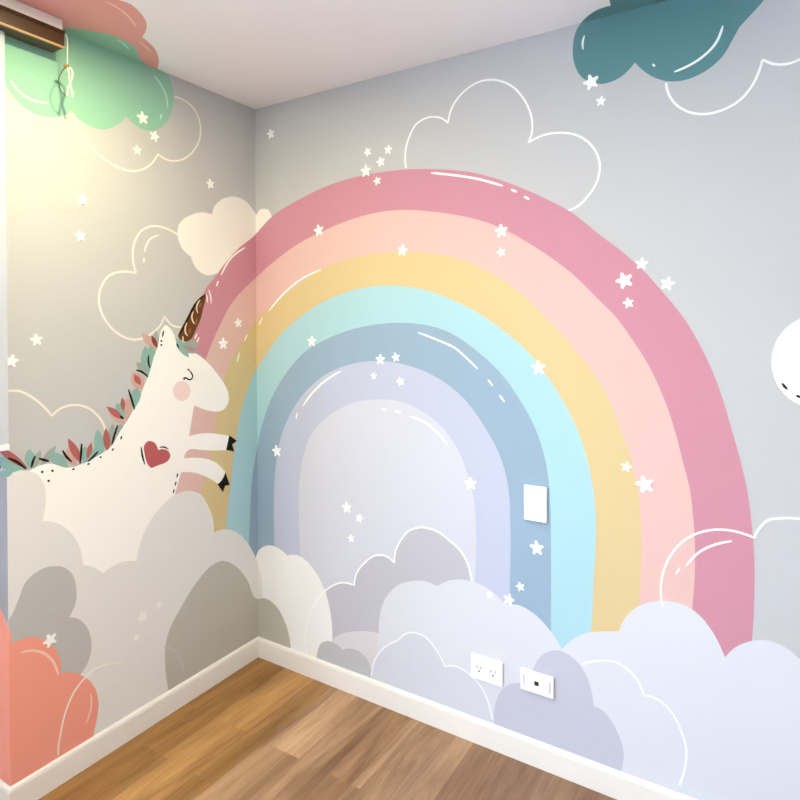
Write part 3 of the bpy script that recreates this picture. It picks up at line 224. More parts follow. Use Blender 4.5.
('painted_cloud','dark teal painted cloud spilling from the ceiling onto the top of the rainbow wall','painted cloud','filled painted clouds',[(None,None,None,1.319,'teal',0,0,[('R',[14139,24000,14033,23873,13962,23723,13917,23553,13892,23376,13882,23221,13886,23061,13907,22901,13965,22665,14064,22441,14204,22258,14374,22109,14575,22011,14784,21960,14970,21954,15151,21986,15316,22043,15438,22109,15547,22195,15650,22293,15748,22397,15855,22253,15967,22117,16086,21994,16242,21863,16410,21751,16580,21666,16740,21615,16903,21586,17060,21577,17203,21585,17343,21611,17477,21650,17603,21700,17727,21762,17845,21836,17955,21921,18054,22017,18139,22126,18212,22247,18279,22374,18347,22499,18414,22620,18479,22740,18580,22837,18679,22933,18777,23029,18874,23122,18969,23215,19057,23316,19135,23421,19210,23532,19271,23650,19308,23778,19318,23907,19311,24000]),('C',[15238,-1023,15208,-880,15187,-734,15182,-654,15180,-574,15006,-586,14829,-561,14671,-492,14508,-384,14345,-239,14151,-17,14139,0,19311,0,19308,-98,19282,-395,19246,-685,19203,-958,19157,-1203,19103,-1434,19036,-1654,18958,-1863,18870,-2062,18776,-2249,18675,-2425,18569,-2590,18460,-2743,18350,-2883,18239,-3010,18129,-3124,18021,-3225,17917,-3311,17818,-3381,17723,-3436,17623,-3480,17520,-3515,17412,-3539,17302,-3552,17190,-3555,17076,-3547,16961,-3529,16846,-3499,16732,-3457,16619,-3404,16509,-3339,16401,-3261,16298,-3169,16199,-3064,16102,-2939,16006,-2793,15912,-2628,15819,-2445,15725,-2245,15631,-2028,15536,-1796,15439,-1550,15340,-1292])]),('highlight',None,None,2.33,'white',7,1,[('R',[14251,23583,14217,23491,14195,23395,14193,23279,14204,23159])]),('highlight',None,None,2.0,'white',7,1,[('R',[18077,22887,18051,22798,18024,22710,17993,22625,17958,22544,17917,22469,17865,22397,17806,22330,17742,22269,17673,22213,17600,22161,17526,22113,17435,22063,17340,22019,17240,21980,17139,21947,17035,21918,16929,21895,16822,21874])]),('highlight',None,None,2.011,'white',7,1,[('R',[16238,22239,16307,22150])])]),
('painted_cloud','coral pink painted cloud on the ceiling above the window blind','painted cloud','filled painted clouds',[(None,None,None,1.022,'coral_top',0,0,[('L',[-4916,24000,-5154,23832,-5394,23672,-5631,23534,-5827,23442,-6022,23373,-6215,23324,-6406,23291,-6594,23271,-6779,23262,-6962,23260,-7142,23262,-7319,23266,-7492,23268,-7663,23266,-7829,23258,-7989,23246,-8146,23237,-8300,23229,-8452,23222,-8602,23217,-8750,23213,-8895,23211,-9038,23209,-9178,23210,-9317,23211,-9453,23213,-9587,23217,-9719,23221,-9850,23227,-9978,23233,-10104,23241,-10152,23244,-10152,24000]),('C',[1985,-12473,2065,-12397,2145,-12320,2225,-12242,2304,-12164,2382,-12086,2458,-12006,2533,-11926,2606,-11845,2676,-11763,2744,-11680,2809,-11595,2871,-11509,2929,-11422,2984,-11332,3034,-11241,3080,-11147,3121,-11051,3157,-10952,3187,-10851,3211,-10746,3227,-10635,3233,-10519,3231,-10398,3221,-10273,3206,-10144,3187,-10012,3166,-9878,3145,-9741,3125,-9602,3108,-9463,3097,-9323,3092,-9185,3097,-9048,3109,-8913,3122,-8779,3140,-8643,3163,-8509,3222,-8345,3247,-8166,3172,-7957,3039,-7725,2910,-7525,2733,-7320,2541,-7162,2319,-7013,2033,-6872,1726,-6755,1656,-6563,1563,-6360,1437,-6132,1261,-5890,1022,-5643,730,-5392,389,-5153,8,-4916,0,-4916,0,-11718]),('P',[0,24000,0,23244,-169,23325,-447,23460,-728,23598,-1013,23739,-1301,23884,-1480,23974,-1480,24000])]),('highlight',None,None,2.033,'coral_pale',7,1,[('C',[2770,-8693,2772,-8566,2765,-8436,2743,-8298,2710,-8174,2666,-8043,2607,-7907,2531,-7765,2432,-7612,2313,-7453,2184,-7288])]),('highlight',None,None,2.044,'coral_pale',7,1,[('C',[1368,-6601,1313,-6456,1245,-6304,1138,-6118,1011,-5921])])]),
('painted_cloud','mint green painted cloud on the unicorn wall just below the ceiling','painted cloud','filled painted clouds',[(None,None,None,2.055,'green_cloud',0,0,[('L',[-5309,24000,-5192,23981,-4927,23987,-4781,24000,-4706,24000,-4584,23990,-4431,23892,-4328,23726,-4259,23541,-4221,23370,-4211,23181,-4226,22984,-4265,22787,-4340,22542,-4449,22295,-4601,22073,-4853,21837,-5137,21668,-5419,21621,-5688,21645,-5874,21703,-6040,21797,-6194,21907,-6349,21702,-6519,21520,-6744,21346,-6981,21222,-7191,21175,-7401,21175,-7595,21204,-7800,21270,-7980,21373,-8064,21442,-8142,21518,-8278,21379,-8419,21261,-8597,21165,-8784,21105,-8964,21072,-9146,21065,-9321,21088,-9481,21134,-9621,21203,-9747,21292,-9862,21393,-9947,21487,-10025,21588,-10108,21683,-10154,21722,-10154,24000]),('C',[133,-8545,232,-8442,330,-8338,426,-8233,520,-8125,614,-8016,706,-7906,793,-7792,869,-7671,937,-7546,996,-7415,1034,-7272,1051,-7059,1021,-6821,968,-6603,837,-6361,591,-6133,327,-5894,158,-5668,38,-5451,0,-5309,0,-4781,7,-4750,0,-4706,0,-10621,83,-10591,176,-10510,238,-10403,274,-10275,291,-10131,295,-9977,292,-9821,288,-9668,290,-9527,290,-9379,277,-9224,251,-9063,217,-8895,177,-8722]),('P',[0,21719,-117,21808,-344,21965,-575,22124,-794,22287,-1004,22453,-1222,22627,-1438,22805,-1480,22843,-1480,24000,0,24000])]),('highlight',None,None,3.066,'mint_pale',8,1,[('L',[-9968,21907,-9907,21819,-9843,21734,-9772,21659,-9692,21597,-9597,21547,-9491,21510,-9377,21486,-9259,21476,-9139,21483,-9013,21504,-8884,21531])]),('highlight',None,None,3.077,'mint_pale',8,1,[('L',[-5035,23704,-4943,23634,-4854,23562,-4771,23483,-4698,23396,-4615,23274,-4547,23141,-4506,22994,-4499,22848,-4509,22695])]),('highlight',None,None,3.088,'mint_pale',8,1,[('L',[-4749,22419,-4803,22201])]),('highlight',None,None,3.099,'mint_pale',7,1,[('C',[882,-7124,865,-6984,818,-6831,706,-6641,555,-6434])])]),
('painted_cloud','small cream painted cloud wrapping the room corner beside the rainbow','painted cloud','filled painted clouds',[(None,None,None,1.11,'cream',0,0,[('L',[-4083,17968,-4090,18099,-4073,18239,-4033,18375,-3965,18497,-3875,18593,-3759,18681,-3629,18761,-3497,18835,-3344,18914,-3181,18984,-3015,19034,-2869,19057,-2721,19063,-2569,19058,-2416,19047,-2379,19179,-2330,19307,-2259,19428,-2150,19549,-2014,19662,-1864,19760,-1695,19845,-1510,19913,-1324,19959,-1160,19976,-992,19975,-829,19957,-679,19924,-540,19869,-414,19795,-297,19708,-186,19618,-64,19509,0,19444,0,17813,-53,17762,-183,17635,-315,17507,-451,17380,-591,17258,-736,17145,-888,17043,-1046,16957,-1211,16888,-1383,16844,-1562,16814,-1742,16788,-1916,16754,-2101,16700,-2283,16646,-2476,16590,-2665,16560,-2860,16597,-3036,16673,-3181,16771,-3300,16889,-3371,16999,-3423,17120,-3464,17246,-3640,17328,-3790,17427,-3872,17513,-3939,17610,-3994,17711,-4049,17837]),('R',[0,19444,51,19380,171,19528,323,19614,535,19608,738,19541,864,19409,941,19250,962,19116,936,18979,878,18843,804,18709,730,18581,651,18454,557,18331,450,18212,334,18097,209,17985,79,17876,0,17813])])]),
('painted_cloud','big light grey painted cloud covering the unicorn from below','painted cloud','painted clouds along the bottom of the unicorn wall',[(None,None,None,8.121,'grey_light',0,0,[('L',[-10166,10088,-10108,10093,-10051,10143,-9996,10195,-9801,10220,-9584,10163,-9431,10087,-9293,9978,-9178,9806,-9101,9610,-9068,9451,-9058,9289,-9060,9131,-9072,8969,-9097,8811,-9132,8657,-9172,8504,-9011,8458,-8852,8393,-8649,8262,-8460,8096,-8326,7941,-8207,7767,-8107,7585,-8012,7357,-7944,7124,-7904,6907,-7881,6690,-7717,6608,-7557,6512,-7369,6358,-7189,6181,-7022,6250,-6843,6300,-6616,6328,-6373,6315,-6163,6261,-5945,6182,-5904,6357,-5857,6530,-5801,6698,-5734,6863,-5658,7023,-5571,7178,-5471,7323,-5358,7460,-5231,7590,-5092,7712,-4942,7823,-4744,7954,-4527,8070,-4282,8146,-4004,8175,-3708,8150,-3398,8048,-3111,7882,-2887,7614,-2719,7304,-2570,6988,-2471,6670,-2440,6400,-2444,6134,-2281,6155,-2112,6158,-1847,6115,-1578,6023,-1260,5832,-969,5589,-690,5274,-455,4933,-249,4589,-74,4239,0,4069,0,750,-10166,750]),('R',[0,4069,29,4017,114,3829,180,3634,230,3432,264,3225,284,3012,291,2794,286,2572,272,2344,248,2113,216,1879,178,1641,135,1400,88,1158,38,913,4,750,0,750]),('P',[-1480,9862,-1386,9873,-1066,9909,-750,9949,-445,9999,-163,10046,0,10090,0,750,-1480,750])])]),
('painted_cloud','mid grey painted cloud rising behind the coral one at lower left','painted cloud','painted clouds along the bottom of the unicorn wall',[(None,None,None,9.132,'grey_mid',0,0,[('L',[-10168,5830,-10142,5868,-10086,5940,-10035,6016,-9998,6087,-9964,6160,-9930,6235,-9897,6310,-9863,6385,-9831,6465,-9801,6549,-9770,6631,-9734,6708,-9688,6775,-9629,6835,-9561,6888,-9486,6933,-9405,6970,-9321,6997,-9237,7013,-9148,7023,-9056,7024,-8960,7015,-8865,6995,-8766,6965,-8663,6924,-8563,6872,-8472,6805,-8374,6700,-8286,6576,-8216,6446,-8174,6334,-8148,6217,-8132,6101,-8121,5987,-8115,5878,-8116,5771,-8124,5667,-8142,5569,-8170,5479,-8208,5395,-8254,5317,-8305,5242,-8358,5169,-8215,5095,-8081,5004,-7974,4896,-7879,4768,-7798,4636,-7735,4504,-7687,4366,-7653,4228,-7631,4096,-7622,3993,-7623,3892,-7632,3794,-7648,3700,-7670,3612,-7702,3519,-7742,3432,-7790,3352,-7844,3279,-7907,3212,-7977,3153,-8048,3098,-8113,3047,-8180,2992,-8249,2937,-8320,2883,-8392,2832,-8465,2787,-8538,2750,-8611,2723,-8684,2708,-8756,2708,-8827,2723,-8898,2758,-8971,2809,-9045,2877,-9120,2958,-9195,3051,-9270,3153,-9344,3263,-9417,3378,-9488,3497,-9557,3618,-9624,3738,-9688,3857,-9748,3972,-9804,4082,-9856,4184,-9905,4283,-9955,4383,-10004,4485,-10052,4587,-10097,4690,-10138,4792,-10168,4873]),('P',[-245,5159,-256,5246,-256,5337,-244,5433,-218,5531,-176,5629,-93,5751,0,5856,0,4824,-54,4866,-123,4931,-180,5002,-221,5078])])]),
('painted_cloud','coral painted cloud at the floor in the lower left','painted cloud','painted clouds along the bottom of the unicorn wall',[(None,None,None,10.143,'coral',0,0,[('L',[-10170,5655,-10161,5622,-10124,5454,-10094,5277,-10072,5101,-9934,5116,-9790,5110,-9643,5079,-9490,5023,-9340,4940,-9143,4782,-8965,4584,-8837,4387,-8735,4176,-8664,3972,-8628,3773,-8636,3642,-8662,3518,-8461,3435,-8261,3325,-8047,3163,-7847,2964,-7665,2716,-7524,2449,-7443,2186,-7406,1930,-7404,1761,-7421,1600,-7446,1444,-7483,1273,-7530,1109,-7573,943,-7605,781,-7610,750,-10170,750]),('P',[-1480,6580,-1356,6543,-1133,6459,-910,6354,-707,6238,-525,6114,-370,5988,-231,5855,-121,5735,-24,5611,0,5572,0,750,-1480,750])]),('highlight',None,None,11.154,'coral_pale',7,1,[('L',[-9851,4713,-9708,4690,-9563,4647,-9439,4585,-9313,4505,-9195,4407,-9083,4284,-8980,4143,-8893,3996,-8835,3869,-8791,3738,-8756,3604,-8726,3469])]),('highlight',None,None,11.165,'coral_pale',7,1,[('L',[-7664,2353,-7652,2206,-7645,2063,-7651,1927,-7669,1815,-7699,1710,-7737,1611,-7781,1516,-7827,1424])])]),
('painted_cloud','dark grey painted cloud wrapping the room corner above the baseboard','painted cloud','painted clouds along the bottom of the unicorn wall',[(None,None,None,9.176,'grey_dark',0,0,[('L',[-4657,873,-4701,1142,-4740,1406,-4763,1605,-4781,1802,-4791,1995,-4793,2210,-4785,2420,-4759,2619,-4708,2819,-4637,3008,-4548,3186,-4443,3342,-4318,3484,-4183,3622,-4047,3761,-3897,3922,-3742,4083,-3577,4238,-3439,4353,-3294,4465,-3140,4570,-2906,4722,-2639,4836,-2329,4891,-1991,4861,-1647,4680,-1316,4422,-1048,4144,-821,3830,-613,3509,-490,3246,-397,2965,-281,2710,-88,2523,0,2496,0,750,-4281,750]),('R',[0,2496,163,2548,425,2634,741,2600,1015,2492,1223,2356,1389,2182,1531,1994,1644,1815,1737,1624,1811,1425,1864,1214,1897,994,1919,772,1920,750,0,750])])]),
('painted_cloud','faint grey painted cloud under the rainbow arch','painted cloud','painted clouds along the bottom of the rainbow wall',[(None,None,None,4.187,'arch_cloud',0,0,[('R',[3863,750,3882,3822,4145,4005,4408,4161,4673,4265,4969,4304,5266,4298,5288,4506,5341,4711,5451,4915,5604,5112,5777,5295,6000,5502,6250,5663,6482,5735,6711,5755,6937,5694,7140,5576,7150,5780,7186,5983,7287,6238,7432,6483,7609,6726,7828,6930,8036,7036,8257,7106,8508,7139,8756,7126,8987,7081,9228,6984,9452,6860,9682,6733,9887,6586,10000,6464,10097,6328,10178,6184,10255,5984,10307,5769,10349,5552,10379,5379,10400,5202,10413,5024,10419,4843,10418,4659,10412,4474,10400,4287,10385,4098,10365,3908,10343,3717,10319,3524,10293,3331,10266,3137,5244,750])])]),
('painted_cloud','pale mauve-grey painted cloud low between the off-white and the large white ones','painted cloud','painted clouds along the bottom of the rainbow wall',[(None,None,None,5.198,'pale_mauve',0,0,[('R',[3617,750,3640,927,3697,1135,3789,1341,3920,1543,4088,1745,4282,1936,4466,2083,4662,2213,4967,2359,5281,2470,5571,2555,5858,2620,6142,2668,6421,2705,6669,2741,6923,2780,7172,2815,7409,2838,7625,2840,7811,2816,7959,2764,8082,2688,8183,2590,8264,2470,8326,2332,8371,2175,8401,2002,8416,1814,8420,1613,8413,1400,8397,1176,8373,944,8348,750])])]),
('painted_cloud','off-white painted cloud in the corner at the rainbow foot','painted cloud','painted clouds along the bottom of the rainbow wall',[(None,None,None,6.209,'offwhite',0,0,[('L',[-465,3717,-365,3932,-257,4143,-133,4347,-43,4504,0,4549,0,750,-490,750]),('R',[0,4549,81,4673,317,4855,593,4982,891,5020,1179,4995,1467,4905,1722,4766,2028,4857,2311,4897,2601,4834,2856,4714,3056,4590,3232,4444,3388,4287,3521,4129,3637,3961,3739,3785,3829,3605,3911,3415,3980,3217,4037,3015,4082,2810,4113,2616,4132,2417,4145,2217,4154,2015,4161,1814,4161,1611,4157,1406,4148,1200,4136,993,4121,785,4118,750,0,750])])]),
('painted_cloud','small grey painted cloud sitting on the baseboard near the corner','painted cloud','painted clouds along the bottom of the rainbow wall',[(None,None,None,7.22,'grey_cool',0,0,[('R',[3312,750,3312,752,3332,890,3356,1029,3395,1169,3456,1343,3555,1503,3725,1631,3921,1719,4132,1743,4331,1719,4458,1682,4574,1629,4683,1567,4833,1646,4982,1707,5183,1751,5374,1759,5516,1735,5645,1687,5758,1624,5864,1535,5950,1426,6017,1308,6060,1189,6085,1060,6099,925,6109,789,6111,750])])]),
('painted_cloud','large white painted cloud behind the two-socket outlet plate','painted cloud','painted clouds along the bottom of the rainbow wall',[(None,None,None,7.231,'white_cloud',0,0,[('R',[6207,750,6421,2666,6423,2899,6437,3134,6473,3417,6541,3701,6622,3908,6727,4111,6872,4327,7045,4529,7227,4697,7426,4843,7672,4966,7928,5056,8198,5130,8461,5167,8716,5149,8959,5096,9171,5246,9387,5373,9583,5456,9784,5517,9982,5559,10213,5584,10440,5583,10654,5557,10851,5502,11036,5422,11212,5332,11350,5252,11482,5165,11611,5075,11820,5130,12020,5158,12204,5141,12378,5093,12541,5029,12681,4959,12811,4874,12933,4780,13047,4680,13167,4560,13277,4431,13378,4295,13473,4153,13557,4005,13612,3860,13647,3705,13666,3540,13672,3368,13670,3191,13663,3012,13656,2832,13651,2654,13653,2481,13658,2321,13663,2161,13666,2000,13669,1839,13670,1678,13671,1517,13671,1355,13671,1193,13669,1031,13668,868,13666,750])])]),
('painted_cloud','largest white painted cloud at the lower right under the rainbow end','painted cloud','painted clouds along the bottom of the rainbow wall',[(None,None,None,8.242,'white_cloud',0,0,[('R',[13326,750,13492,4035,13609,4197,13731,4352,13863,4493,14054,4656,14258,4792,14410,4865,14565,4921,14720,4973,14911,5034,15101,5087,15289,5137,15340,5314,15406,5485,15530,5698,15682,5891,15814,6018,15959,6129,16108,6222,16268,6298,16431,6354,16593,6392,16754,6416,16913,6423,17063,6409,17188,6375,17307,6325,17418,6261,17522,6188,17616,6105,17701,6010,17780,5907,17854,5801,17926,5686,17990,5563,18048,5436,18103,5306,18156,5174,18274,5353,18402,5513,18516,5619,18639,5711,18764,5787,18901,5853,19041,5902,19176,5928,19295,5929,19412,5911,19522,5882,19629,5836,19730,5776,19825,5706,19916,5631,20005,5545,20089,5451,20167,5350,20241,5245,20311,5138,20372,5039,20430,4936,20484,4831,20535,4722,20584,4613,20631,4501,20677,4390,20720,4278,20761,4164,20801,4049,20838,3932,20873,3814,20906,3695,20937,3575,20966,3455,20993,3333,21017,3218,21038,3101,21056,2982,21073,2863,21086,2742,21098,2620,21108,2496,21116,2372,21122,2246,21126,2120,21128,1992,21129,1864,21129,1734,21127,1604,21124,1472,21119,1340,21114,1207,21107,1073,21100,939,21091,803,21088,750])])]),
('painted_cloud','lavender grey painted cloud behind the data socket plate','painted cloud','painted clouds along the bottom of the rainbow wall',[(None,None,None,9.253,'lav_grey',0,0,[('R',[11157,750,11165,905,11170,1159,11192,1415,11250,1676,11351,1933,11488,2150,11659,2339,11857,2470,12069,2559,12208,2590,12348,2606,12412,2790,12479,2973,12555,3153,12634,3331,12720,3507,12828,3665,13009,3842,13213,3972,13378,4020,13541,4032,13755,3988,13942,3890,14063,3795,14167,3680,14257,3553,14340,3401,14406,3234,14459,3061,14492,2910,14516,2755,14536,2596,14663,2582,14780,2552,14902,2481,15005,2381,15096,2270,15183,2142,15257,2001,15319,1853,15371,1710,15415,1560,15436,1402,15427,1234,15397,1058,15363,880,15339,750])])]),
('cloud_outline','thin cream cloud outline hanging under the mint green cloud','cloud outline','thin white cloud outlines',[(None,None,None,1.264,'cream_line',7,0,[('L',[-8077,21489,-8045,21402,-8013,21314,-7968,21172,-7916,21033,-7867,20943,-7808,20858,-7743,20777,-7673,20700,-7600,20626,-7524,20554,-7443,20487,-7358,20422,-7269,20361,-7176,20304,-7079,20252,-6978,20202,-6874,20155,-6764,20112,-6651,20077,-6533,20051,-6407,20032,-6273,20019,-6136,20016,-5998,20027,-5861,20057,-5704,20114,-5543,20194,-5389,20293,-5252,20404,-5123,20548,-5013,20711,-4912,20884]),('L',[-4912,20884,-4783,20826,-4648,20779,-4504,20757,-4324,20767,-4131,20807,-3944,20874,-3785,20959,-3631,21070,-3486,21197,-3357,21331,-3230,21492,-3121,21665,-3040,21840,-2995,21992,-2970,22145,-2963,22294,-2971,22443,-2996,22588,-3040,22724,-3104,22844,-3195,22954,-3307,23050,-3437,23129,-3577,23188,-3755,23225,-3949,23238,-4150,23237])])]),
('cloud_outline','cream three-lobed cloud outline between the unicorn ear and the cream cloud','cloud outline','thin white cloud outlines',[(None,None,None,1.275,'cream_line',7.5,0,[('L',[-4060,18008,-4202,18068,-4344,18123,-4488,18168,-4635,18198,-4812,18219,-4993,18223,-5167,18200,-5337,18143,-5501,18059,-5641,17956,-5752,17824,-5838,17671,-5903,17515,-5943,17382,-5968,17246,-5979,17109,-5979,16975,-5965,16839,-5936,16704,-5897,16570,-5854,16436]),('L',[-5854,16436,-6032,16455,-6206,16463,-6377,16451,-6542,16420,-6703,16370,-6844,16298,-6960,16196,-7058,16071,-7136,15940,-7190,15819,-7228,15689,-7251,15558,-7258,15429,-7247,15301,-7220,15173,-7179,15047,-7128,14926,-7058,14798,-6974,14674,-6877,14557,-6769,14449,-6665,14361,-6552,14279,-6431,14206,-6302,14148,-6166,14103,-6021,14071,-5875,14061,-5671,14087,-5472,14149,-5325,14216,-5185,14301,-5054,14398,-4952,14485,-4861,14581,-4760,14750,-4686,14935]),('L',[-4686,14935,-4618,14818,-4535,14712,-4434,14623,-4315,14553,-4144,14508,-3954,14491])]),('highlight',None,None,1.286,'cream_line',7.5,1,[('L',[-4896,17905,-5105,17823,-5276,17713,-5373,17584,-5442,17440,-5479,17330,-5506,17217])]),('highlight',None,None,1.297,'cream_line',7.5,1,[('L',[-5528,17017,-5538,16818])])]),
('cloud_outline','cream two-lobed cloud outline above the unicorn back near the blind edge','cloud outline','thin white cloud outlines',[(None,None,None,1.308,'cream_line',7,0,[('P',[-758,12448,-518,12530,-272,12596]),('L',[-10181,12638,-10084,12641,-9944,12635,-9805,12608,-9697,12561,-9592,12497,-9490,12425,-9398,12355,-9309,12278,-9222,12195,-9138,12109,-9059,12019,-8983,11925,-8909,11827,-8836,11727]),('L',[-8836,11727,-8747,11818,-8648,11893,-8549,11941,-8440,11974,-8328,11993,-8210,11999,-8088,11990,-7966,11967,-7851,11930,-7737,11880,-7629,11818,-7517,11734,-7413,11636,-7318,11528,-7237,11418,-7165,11300,-7108,11178,-7067,11047,-7038,10912])])]),
('cloud_outline','faint cream arc outline crossing the coral cloud at lower left','cloud outline','thin white cloud outlines',[(None,None,None,12.319,'cream_line',6,0,[('L',[-8750,923,-8751,1052,-8747,1177,-8731,1296,-8707,1410,-8681,1523,-8658,1631,-8635,1739,-8610,1847,-8583,1952,-8551,2055,-8515,2153,-8479,2241,-8439,2327,-8396,2411,-8350,2492,-8300,2569,-8245,2641,-8185,2708,-8112,2776,-8033,2840,-7949,2898,-7858,2948,-7761,2988,-7661,3020,-7555,3045,-7443,3059,-7325,3059,-7175,3037,-7017,2996,-6855,2941,-6689,2871,-6519,2790])])]),
('cloud_outline','short faint arc outline inside the dark grey corner cloud','cloud outline','thin white cloud outlines',[(None,None,None,10.33,'grey_line',6,0,[('L',[-4816,2570,-4683,2498,-4555,2412,-4414,2283,-4289,2137,-4159,1915,-4066,1686,-4013,1522,-3976,1360,-3952,1200,-3933,1040])])]),
('cloud_outline','white three-lobed cloud outline above the top of the rainbow','cloud outline','thin white cloud outlines',[(None,None,None,2.0,'white',6.5,0,[('R',[7709,20364,7688,20527,7675,20690,7676,20849,7690,20978,7714,21106,7747,21232,7791,21353,7843,21468,7913,21601,7994,21731,8090,21846,8207,21936,8365,22006,8545,22049,8730,22059,8881,22040,9035,22001,9178,21941,9324,21837,9458,21713]),('R',[9458,21713,9488,21864,9525,22011,9578,22149,9645,22268,9726,22379,9819,22481,9921,22574,10030,22656,10133,22722,10242,22782,10358,22833,10478,22873,10602,22899,10737,22913,10878,22914,11019,22901,11158,22875,11289,22836,11421,22782,11550,22717,11673,22643,11786,22563,11891,22475,11989,22375,12080,22268,12164,22156,12240,22041,12308,21927,12367,21814,12420,21698,12466,21580,12503,21461,12530,21344,12549,21223,12559,21102,12559,20982,12546,20867,12517,20756,12475,20649,12426,20543]),('R',[12426,20543,12543,20589,12660,20632,12779,20668,12899,20693,13012,20707,13127,20712,13244,20711,13360,20702,13474,20686,13589,20664,13704,20636,13818,20600,13928,20557,14031,20503,14132,20439,14230,20365,14322,20283,14407,20195,14480,20102,14545,20002,14602,19895,14649,19782,14685,19669,14708,19558,14717,19450,14714,19341,14700,19232,14677,19126,14647,19025,14606,18925,14554,18828,14494,18736,14427,18648,14357,18564,14287,18487,14212,18412,14132,18344,14046,18285,13941,18235,13829,18196,13713,18162])])]),
('cloud_outline','white cloud outline at the upper right below the dark teal cloud','cloud outline','thin white cloud outlines',[(None,None,None,2.011,'white',6.5,0,[('R',[16607,21602,16623,21480,16648,21360,16684,21254,16731,21149,16786,21049,16849,20957,16922,20872,17004,20793,17091,20724,17179,20663,17266,20616,17356,20577,17448,20547,17540,20524,17630,20508,17720,20500,17810,20500,17898,20507,17985,20520,18069,20538,18160,20563,18250,20595,18337,20634,18419,20679,18495,20732,18564,20790,18628,20855,18687,20927,18742,21002,18792,21081,18841,21168,18884,21260,18922,21355,18956,21452,18982,21540,19005,21630,19025,21720]),('R',[19025,21720,19101,21658,19178,21601,19256,21554,19350,21514,19446,21487,19540,21473,19627,21471,19711,21481,19794,21499,19874,21522,19943,21548,20009,21579,20074,21615,20137,21653,20200,21693])])]),
('cloud_outline','white cloud outline crossing the right foot of the rainbow','cloud outline','thin white cloud outlines',[(None,None,None,9.022,'white',6,0,[('R',[16524,6218,16510,6322,16497,6426,16488,6531,16482,6637,16483,6744,16489,6853,16500,6964,16516,7075,16538,7186,16564,7296,16599,7412,16639,7528,16685,7642,16737,7753,16795,7860,16863,7970,16938,8077,17018,8179,17104,8274,17193,8360,17278,8429,17367,8493,17460,8549,17553,8600,17647,8644,17734,8679,17823,8709,17912,8733,18000,8751,18088,8765,18185,8773,18281,8775,18376,8771,18469,8763,18571,8748,18670,8728,18768,8703,18865,8676]),('R',[18865,8676,18903,8782,18944,8885,18994,8980,19050,9065,19112,9145,19181,9209,19268,9257,19362,9287,19457,9310,19547,9333,19638,9350,19729,9362,19818,9368,19906,9367,19981,9359,20055,9346,20128,9327,20200,9305,20272,9281,20343,9256])]),('highlight',None,None,9.033,'white',6,1,[('R',[18323,8484,18217,8446,18110,8405,18005,8359,17901,8305,17802,8247,17704,8182,17609,8111,17519,8031,17438,7945,17363,7851,17291,7750,17222,7645,17155,7538])]),('highlight',None,None,9.044,'white',6,1,[('R',[16996,7461,16889,7247])])]),
('cloud_outline','white scalloped cloud outline under the rainbow arch','cloud outline','thin white cloud outlines',[(None,None,None,9.055,'white',6,0,[('R',[2830,778,2784,933,2744,1089,2713,1248,2698,1412,2700,1581,2716,1755,2745,1932,2787,2110,2840,2288,2900,2455,2971,2624,3052,2792,3144,2957,3248,3117,3375,3290,3514,3460,3666,3621,3830,3769,3985,3891,4150,4010,4323,4116,4499,4204,4673,4265,4870,4298,5068,4305,5266,4298]),('R',[5266,4298,5288,4506,5341,4711,5419,4864,5524,5015,5646,5159,5777,5295,5923,5434,6081,5564,6250,5663,6482,5735,6711,5755,6866,5724,7006,5658,7140,5576]),('R',[7140,5576,7145,5712,7158,5848,7186,5983,7248,6153,7332,6322,7432,6483,7547,6646,7677,6802,7828,6930,8036,7036,8257,7106,8407,7132,8558,7140,8708,7132,8852,7111,8987,7081,9111,7039,9228,6984,9341,6922,9452,6860,9567,6797,9682,6733,9790,6664,9887,6586,9973,6496,10050,6397,10118,6292,10178,6184,10227,6073,10266,5956,10298,5835,10325,5712,10349,5587])])]),
('cloud_outline','white cloud outline painted over the large white cloud left of the outlet plate','cloud outline','thin white cloud outlines',[(None,None,None,9.066,'pale_line',6,0,[('R',[6063,931,6087,1102,6119,1271,6164,1439,6230,1605,6307,1749,6398,1894,6502,2036,6617,2169,6741,2292,6903,2420,7079,2537,7261,2646]),('R',[7261,2646,7383,2779,7507,2902,7635,3007,7769,3085,7962,3143,8164,3161,8348,3148,8471,3115,8582,3060,8685,2990,8780,2911,8869,2832,8952,2752,9026,2665,9094,2573,9157,2477,9218,2378,9276,2278]),('R',[9276,2278,9482,2358,9677,2408,9809,2410,9934,2388,10054,2353,10167,2313,10275,2269,10378,2218,10474,2158,10564,2093,10645,2020,10730,1924,10803,1818,10868,1704,10926,1587,10974,1475,11014,1358,11049,1237,11081,1114,11110,990])]),('field',None,None,8.077,'pale_lav',0,0,[('R',[6065,750,6063,931,6097,1158,6147,1383,6230,1605,6366,1846,6539,2081,6741,2292,6990,2480,7261,2646,7507,2902,7769,3085,8064,3156,8348,3148,8546,3081,8717,2964,8869,2832,8990,2710,9094,2573,9188,2427,9276,2278,9482,2358,9677,2408,9934,2388,10167,2313,10344,2236,10505,2137,10645,2020,10755,1890,10847,1742,10926,1587,11003,1397,11062,1196,11110,990,11140,826,11149,750])])]),
